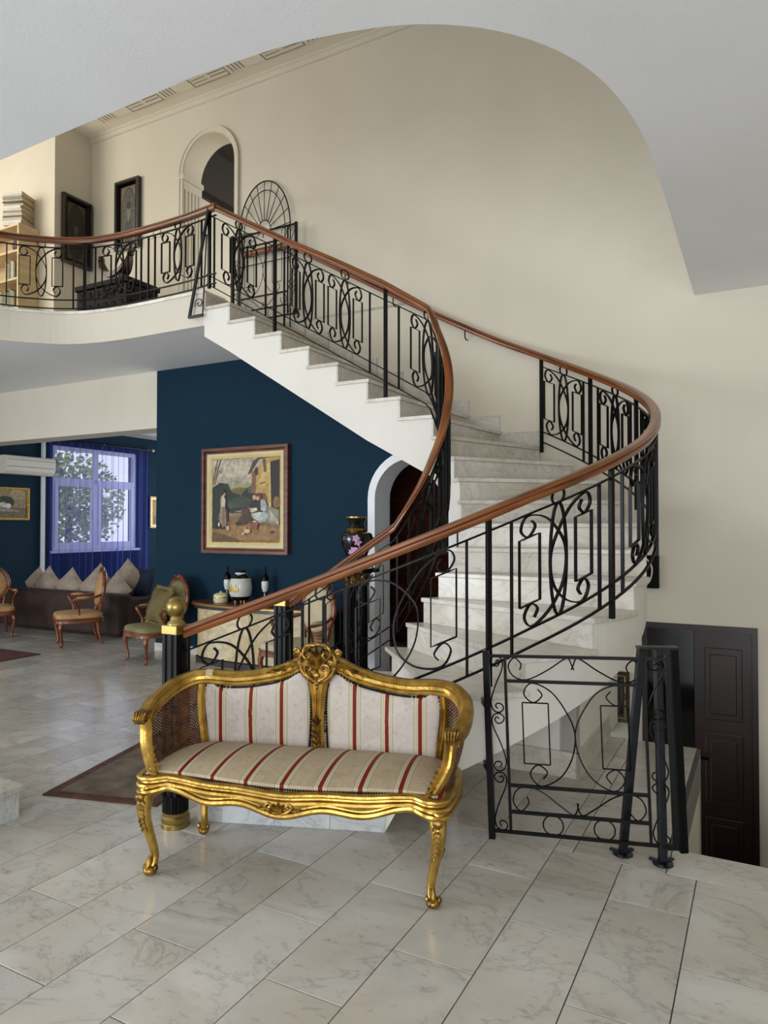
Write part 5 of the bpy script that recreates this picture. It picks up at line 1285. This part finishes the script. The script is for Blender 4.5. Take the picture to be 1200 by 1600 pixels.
for i in range(6):
    for j in range(3):
        cx, cz = x0+.09+i*.128, ZU+.13+j*.145
        for k in range(6): a = 2*pi*k/6; leaf(cv, (cx, y0-.002, cz), (cx+.05*cos(a), y0-.006, cz+.05*sin(a)), .014, (0, -1, 0), .008, 5)
for i in range(3):
    for j in range(3):
        cy_, cz = y0+.08+i*.15, ZU+.13+j*.145
        for k in range(6): a = 2*pi*k/6; leaf(cv, (x1+.002, cy_, cz), (x1+.006, cy_+.05*cos(a), cz+.05*sin(a)), .014, (1, 0, 0), .008, 5)
mat('carved_black', '#1a1612', .5, vary=.3, spec=.2); tag(cv.build('carving', 'carved_black', parent=ch), kind='stuff')
wood('vessel_wood', '#1c0d08', '#3e2014', .4, (4, 4, 18), 'Object', .1)
bw = house_thing('carved_bowl', 'crescent-shaped carved brown wooden vessel on the black chest', 'carving', (-6.45, 5.58, ZU+.566))
P = [(-6.45+.24*cos(radians(a)), 5.58, ZU+.566+.31+.25*sin(radians(a))*1.0) for a in range(188, 353, 8)]
sc_ = [interp(abs(i-10), [0, 6, 10], [1, .8, .45]) for i in range(len(P))]
MB().sweep(P, [(-.09, -.03), (-.09, .03), (-.05, .05), (.05, .05), (.09, .03), (.09, -.03)], sc=sc_, up=(0, 0, 1)).build('vessel', 'vessel_wood', parent=bw, smooth=40)
MB().b2(-6.57, -6.33, 5.52, 5.66, ZU+.566, ZU+.645).build('foot', 'vessel_wood', parent=bw, bevel=.01)
for sg in (-1, 1): MB().ball((-6.45+sg*.24, 5.58, ZU+.566+.29), (.03, .05, .045), 8).build('scroll_end', 'vessel_wood', parent=bw, smooth=60)
for k in range(2):
    s_ = house_thing('light_switch', 'white light switch plate beside the gallery arch, '+('left' if k == 0 else 'right')+' of two', 'switch', (-6.55+k*.12, WA, 5.0))
    MB().b2(-6.59+k*.12, -6.51+k*.12, WA-.012, WA-.001, 4.99, 5.07).build('plate', 'switch_white', parent=s_, bevel=.003)
    MB().b2(-6.57+k*.12, -6.53+k*.12, WA-.017, WA-.012, 5.01, 5.05).build('rocker', 'switch_white', parent=s_)

# rugs, step, wall box, things behind the low arch
def rug(label, corner, e1, e2, w, l, m, border):
    ang = atan2(e1[1], e1[0]); t = thing('rug', label, 'rug', (corner[0], corner[1], 0), ang)
    e = Vector(e2); x = Vector((cos(ang), sin(ang))); y = Vector((-sin(ang), cos(ang))); sg = 1 if e.dot(y) > 0 else -1
    MB().b2(.06, w-.06, sg*.06, sg*(l-.06), .001, .011).build('field', m, parent=t)
    MB().plate([(0, 0), (w, 0), (w, sg*l), (0, sg*l)], [[(.06, sg*.06), (w-.06, sg*.06), (w-.06, sg*(l-.06)), (.06, sg*(l-.06))]], .001, .010, flat(0)).build('border', border, parent=t)
rug('worn brown rug with reddish edge lying behind the left end of the settee', (-1.893, 3.94), (.974, -.228), (.3, .954), .70, 1.35, 'rug_brown', 'rug_border')
e1 = W(-1, 0); e2 = W(0, -1)
rug('red patterned rug at the far left on the marble floor before the sofa', tuple(W(-7.37, 5.34)[:2]), (e1.x, e1.y), (e2.x, e2.y), 2.2, 1.5, 'rug_red', 'rug_border')
sb = struct('trim_9', MB().b2(-5.6, -3.375, .4, 2.33, 0, .135), 'plinth_marble')
child(sb, MB().b2(-5.6, -3.35, .4, 2.355, .136, .168), 'step_slab', 'floor_marble', bevel=.005)
bx = house_thing('wall_box', 'black connection box with a loose white cable on the wall beside the stair', 'box', (-.83, WA, 1.0))
MB().b2(-.91, -.75, WA-.05, WA-.002, .98, 1.25).build('case', 'black_satin', parent=bx, bevel=.004)
MB().b2(-.895, -.765, WA-.056, WA-.05, 1.12, 1.22).build('cover', 'black_gloss', parent=bx)
MB().tube(catmull([(-.86, WA-.06, 1.24), (-.80, WA-.09, 1.16), (-.81, WA-.08, 1.06), (-.85, WA-.06, 1.0)], 6), .006, 6).build('cable', 'cable_white', parent=bx, smooth=60)
wr = house_thing('wardrobe', 'brown wooden wardrobe in the room behind the low arch', 'wardrobe', (-3.75, 8.4, 0))
MB().b2(-4.25, -3.1, 8.1, 8.68, 0, 2.25).build('carcass', 'walnut', parent=wr)
for x in (-4.23, -3.66):
    d_ = MB().b2(x, x+.54, 8.07, 8.098, .08, 2.2).build('door', 'walnut', parent=wr)
    for z0, z1 in ((.2, .95), (1.1, 2.08)): MB().b2(x+.09, x+.45, 8.055, 8.071, z0, z1).build('raised_panel', 'walnut', parent=d_, base=BASE[wr.name])
MB().b2(-4.33, -4.26, 8.05, 8.69, 0, 2.4).build('side_post', 'chair_wood', parent=wr)
for k, (b, z) in enumerate(((-4.62, 1.98), (-4.45, 1.80), (-4.72, 1.70))):
    t = house_thing('straw_hat', ('pale straw hat, uppermost', 'pale straw hat, middle one', 'pale straw hat, lowest')[k]+' of three on the dark wall behind the arch', 'hat', (b, 8.69, z), 'hats behind the arch')
    Rr = Matrix.Rotation(pi/2, 3, 'X')
    MB().lathe([(.15, 0), (.15, .008), (.08, .012)], (b, 8.69, z), 20, R=Rr).build('brim', 'books_cream', parent=t, smooth=40)
    MB().lathe([(.08, .010), (.07, .08), (.0, .095)], (b, 8.69, z), 16, R=Rr).build('crown', 'books_cream', parent=t, smooth=40)
chair('armchair with dark blue seat in the shadowed room behind the low arch', W(-4.25, 7.45, 0), fwd(.1, -1), 'cushion_navy', 'dark_wood')
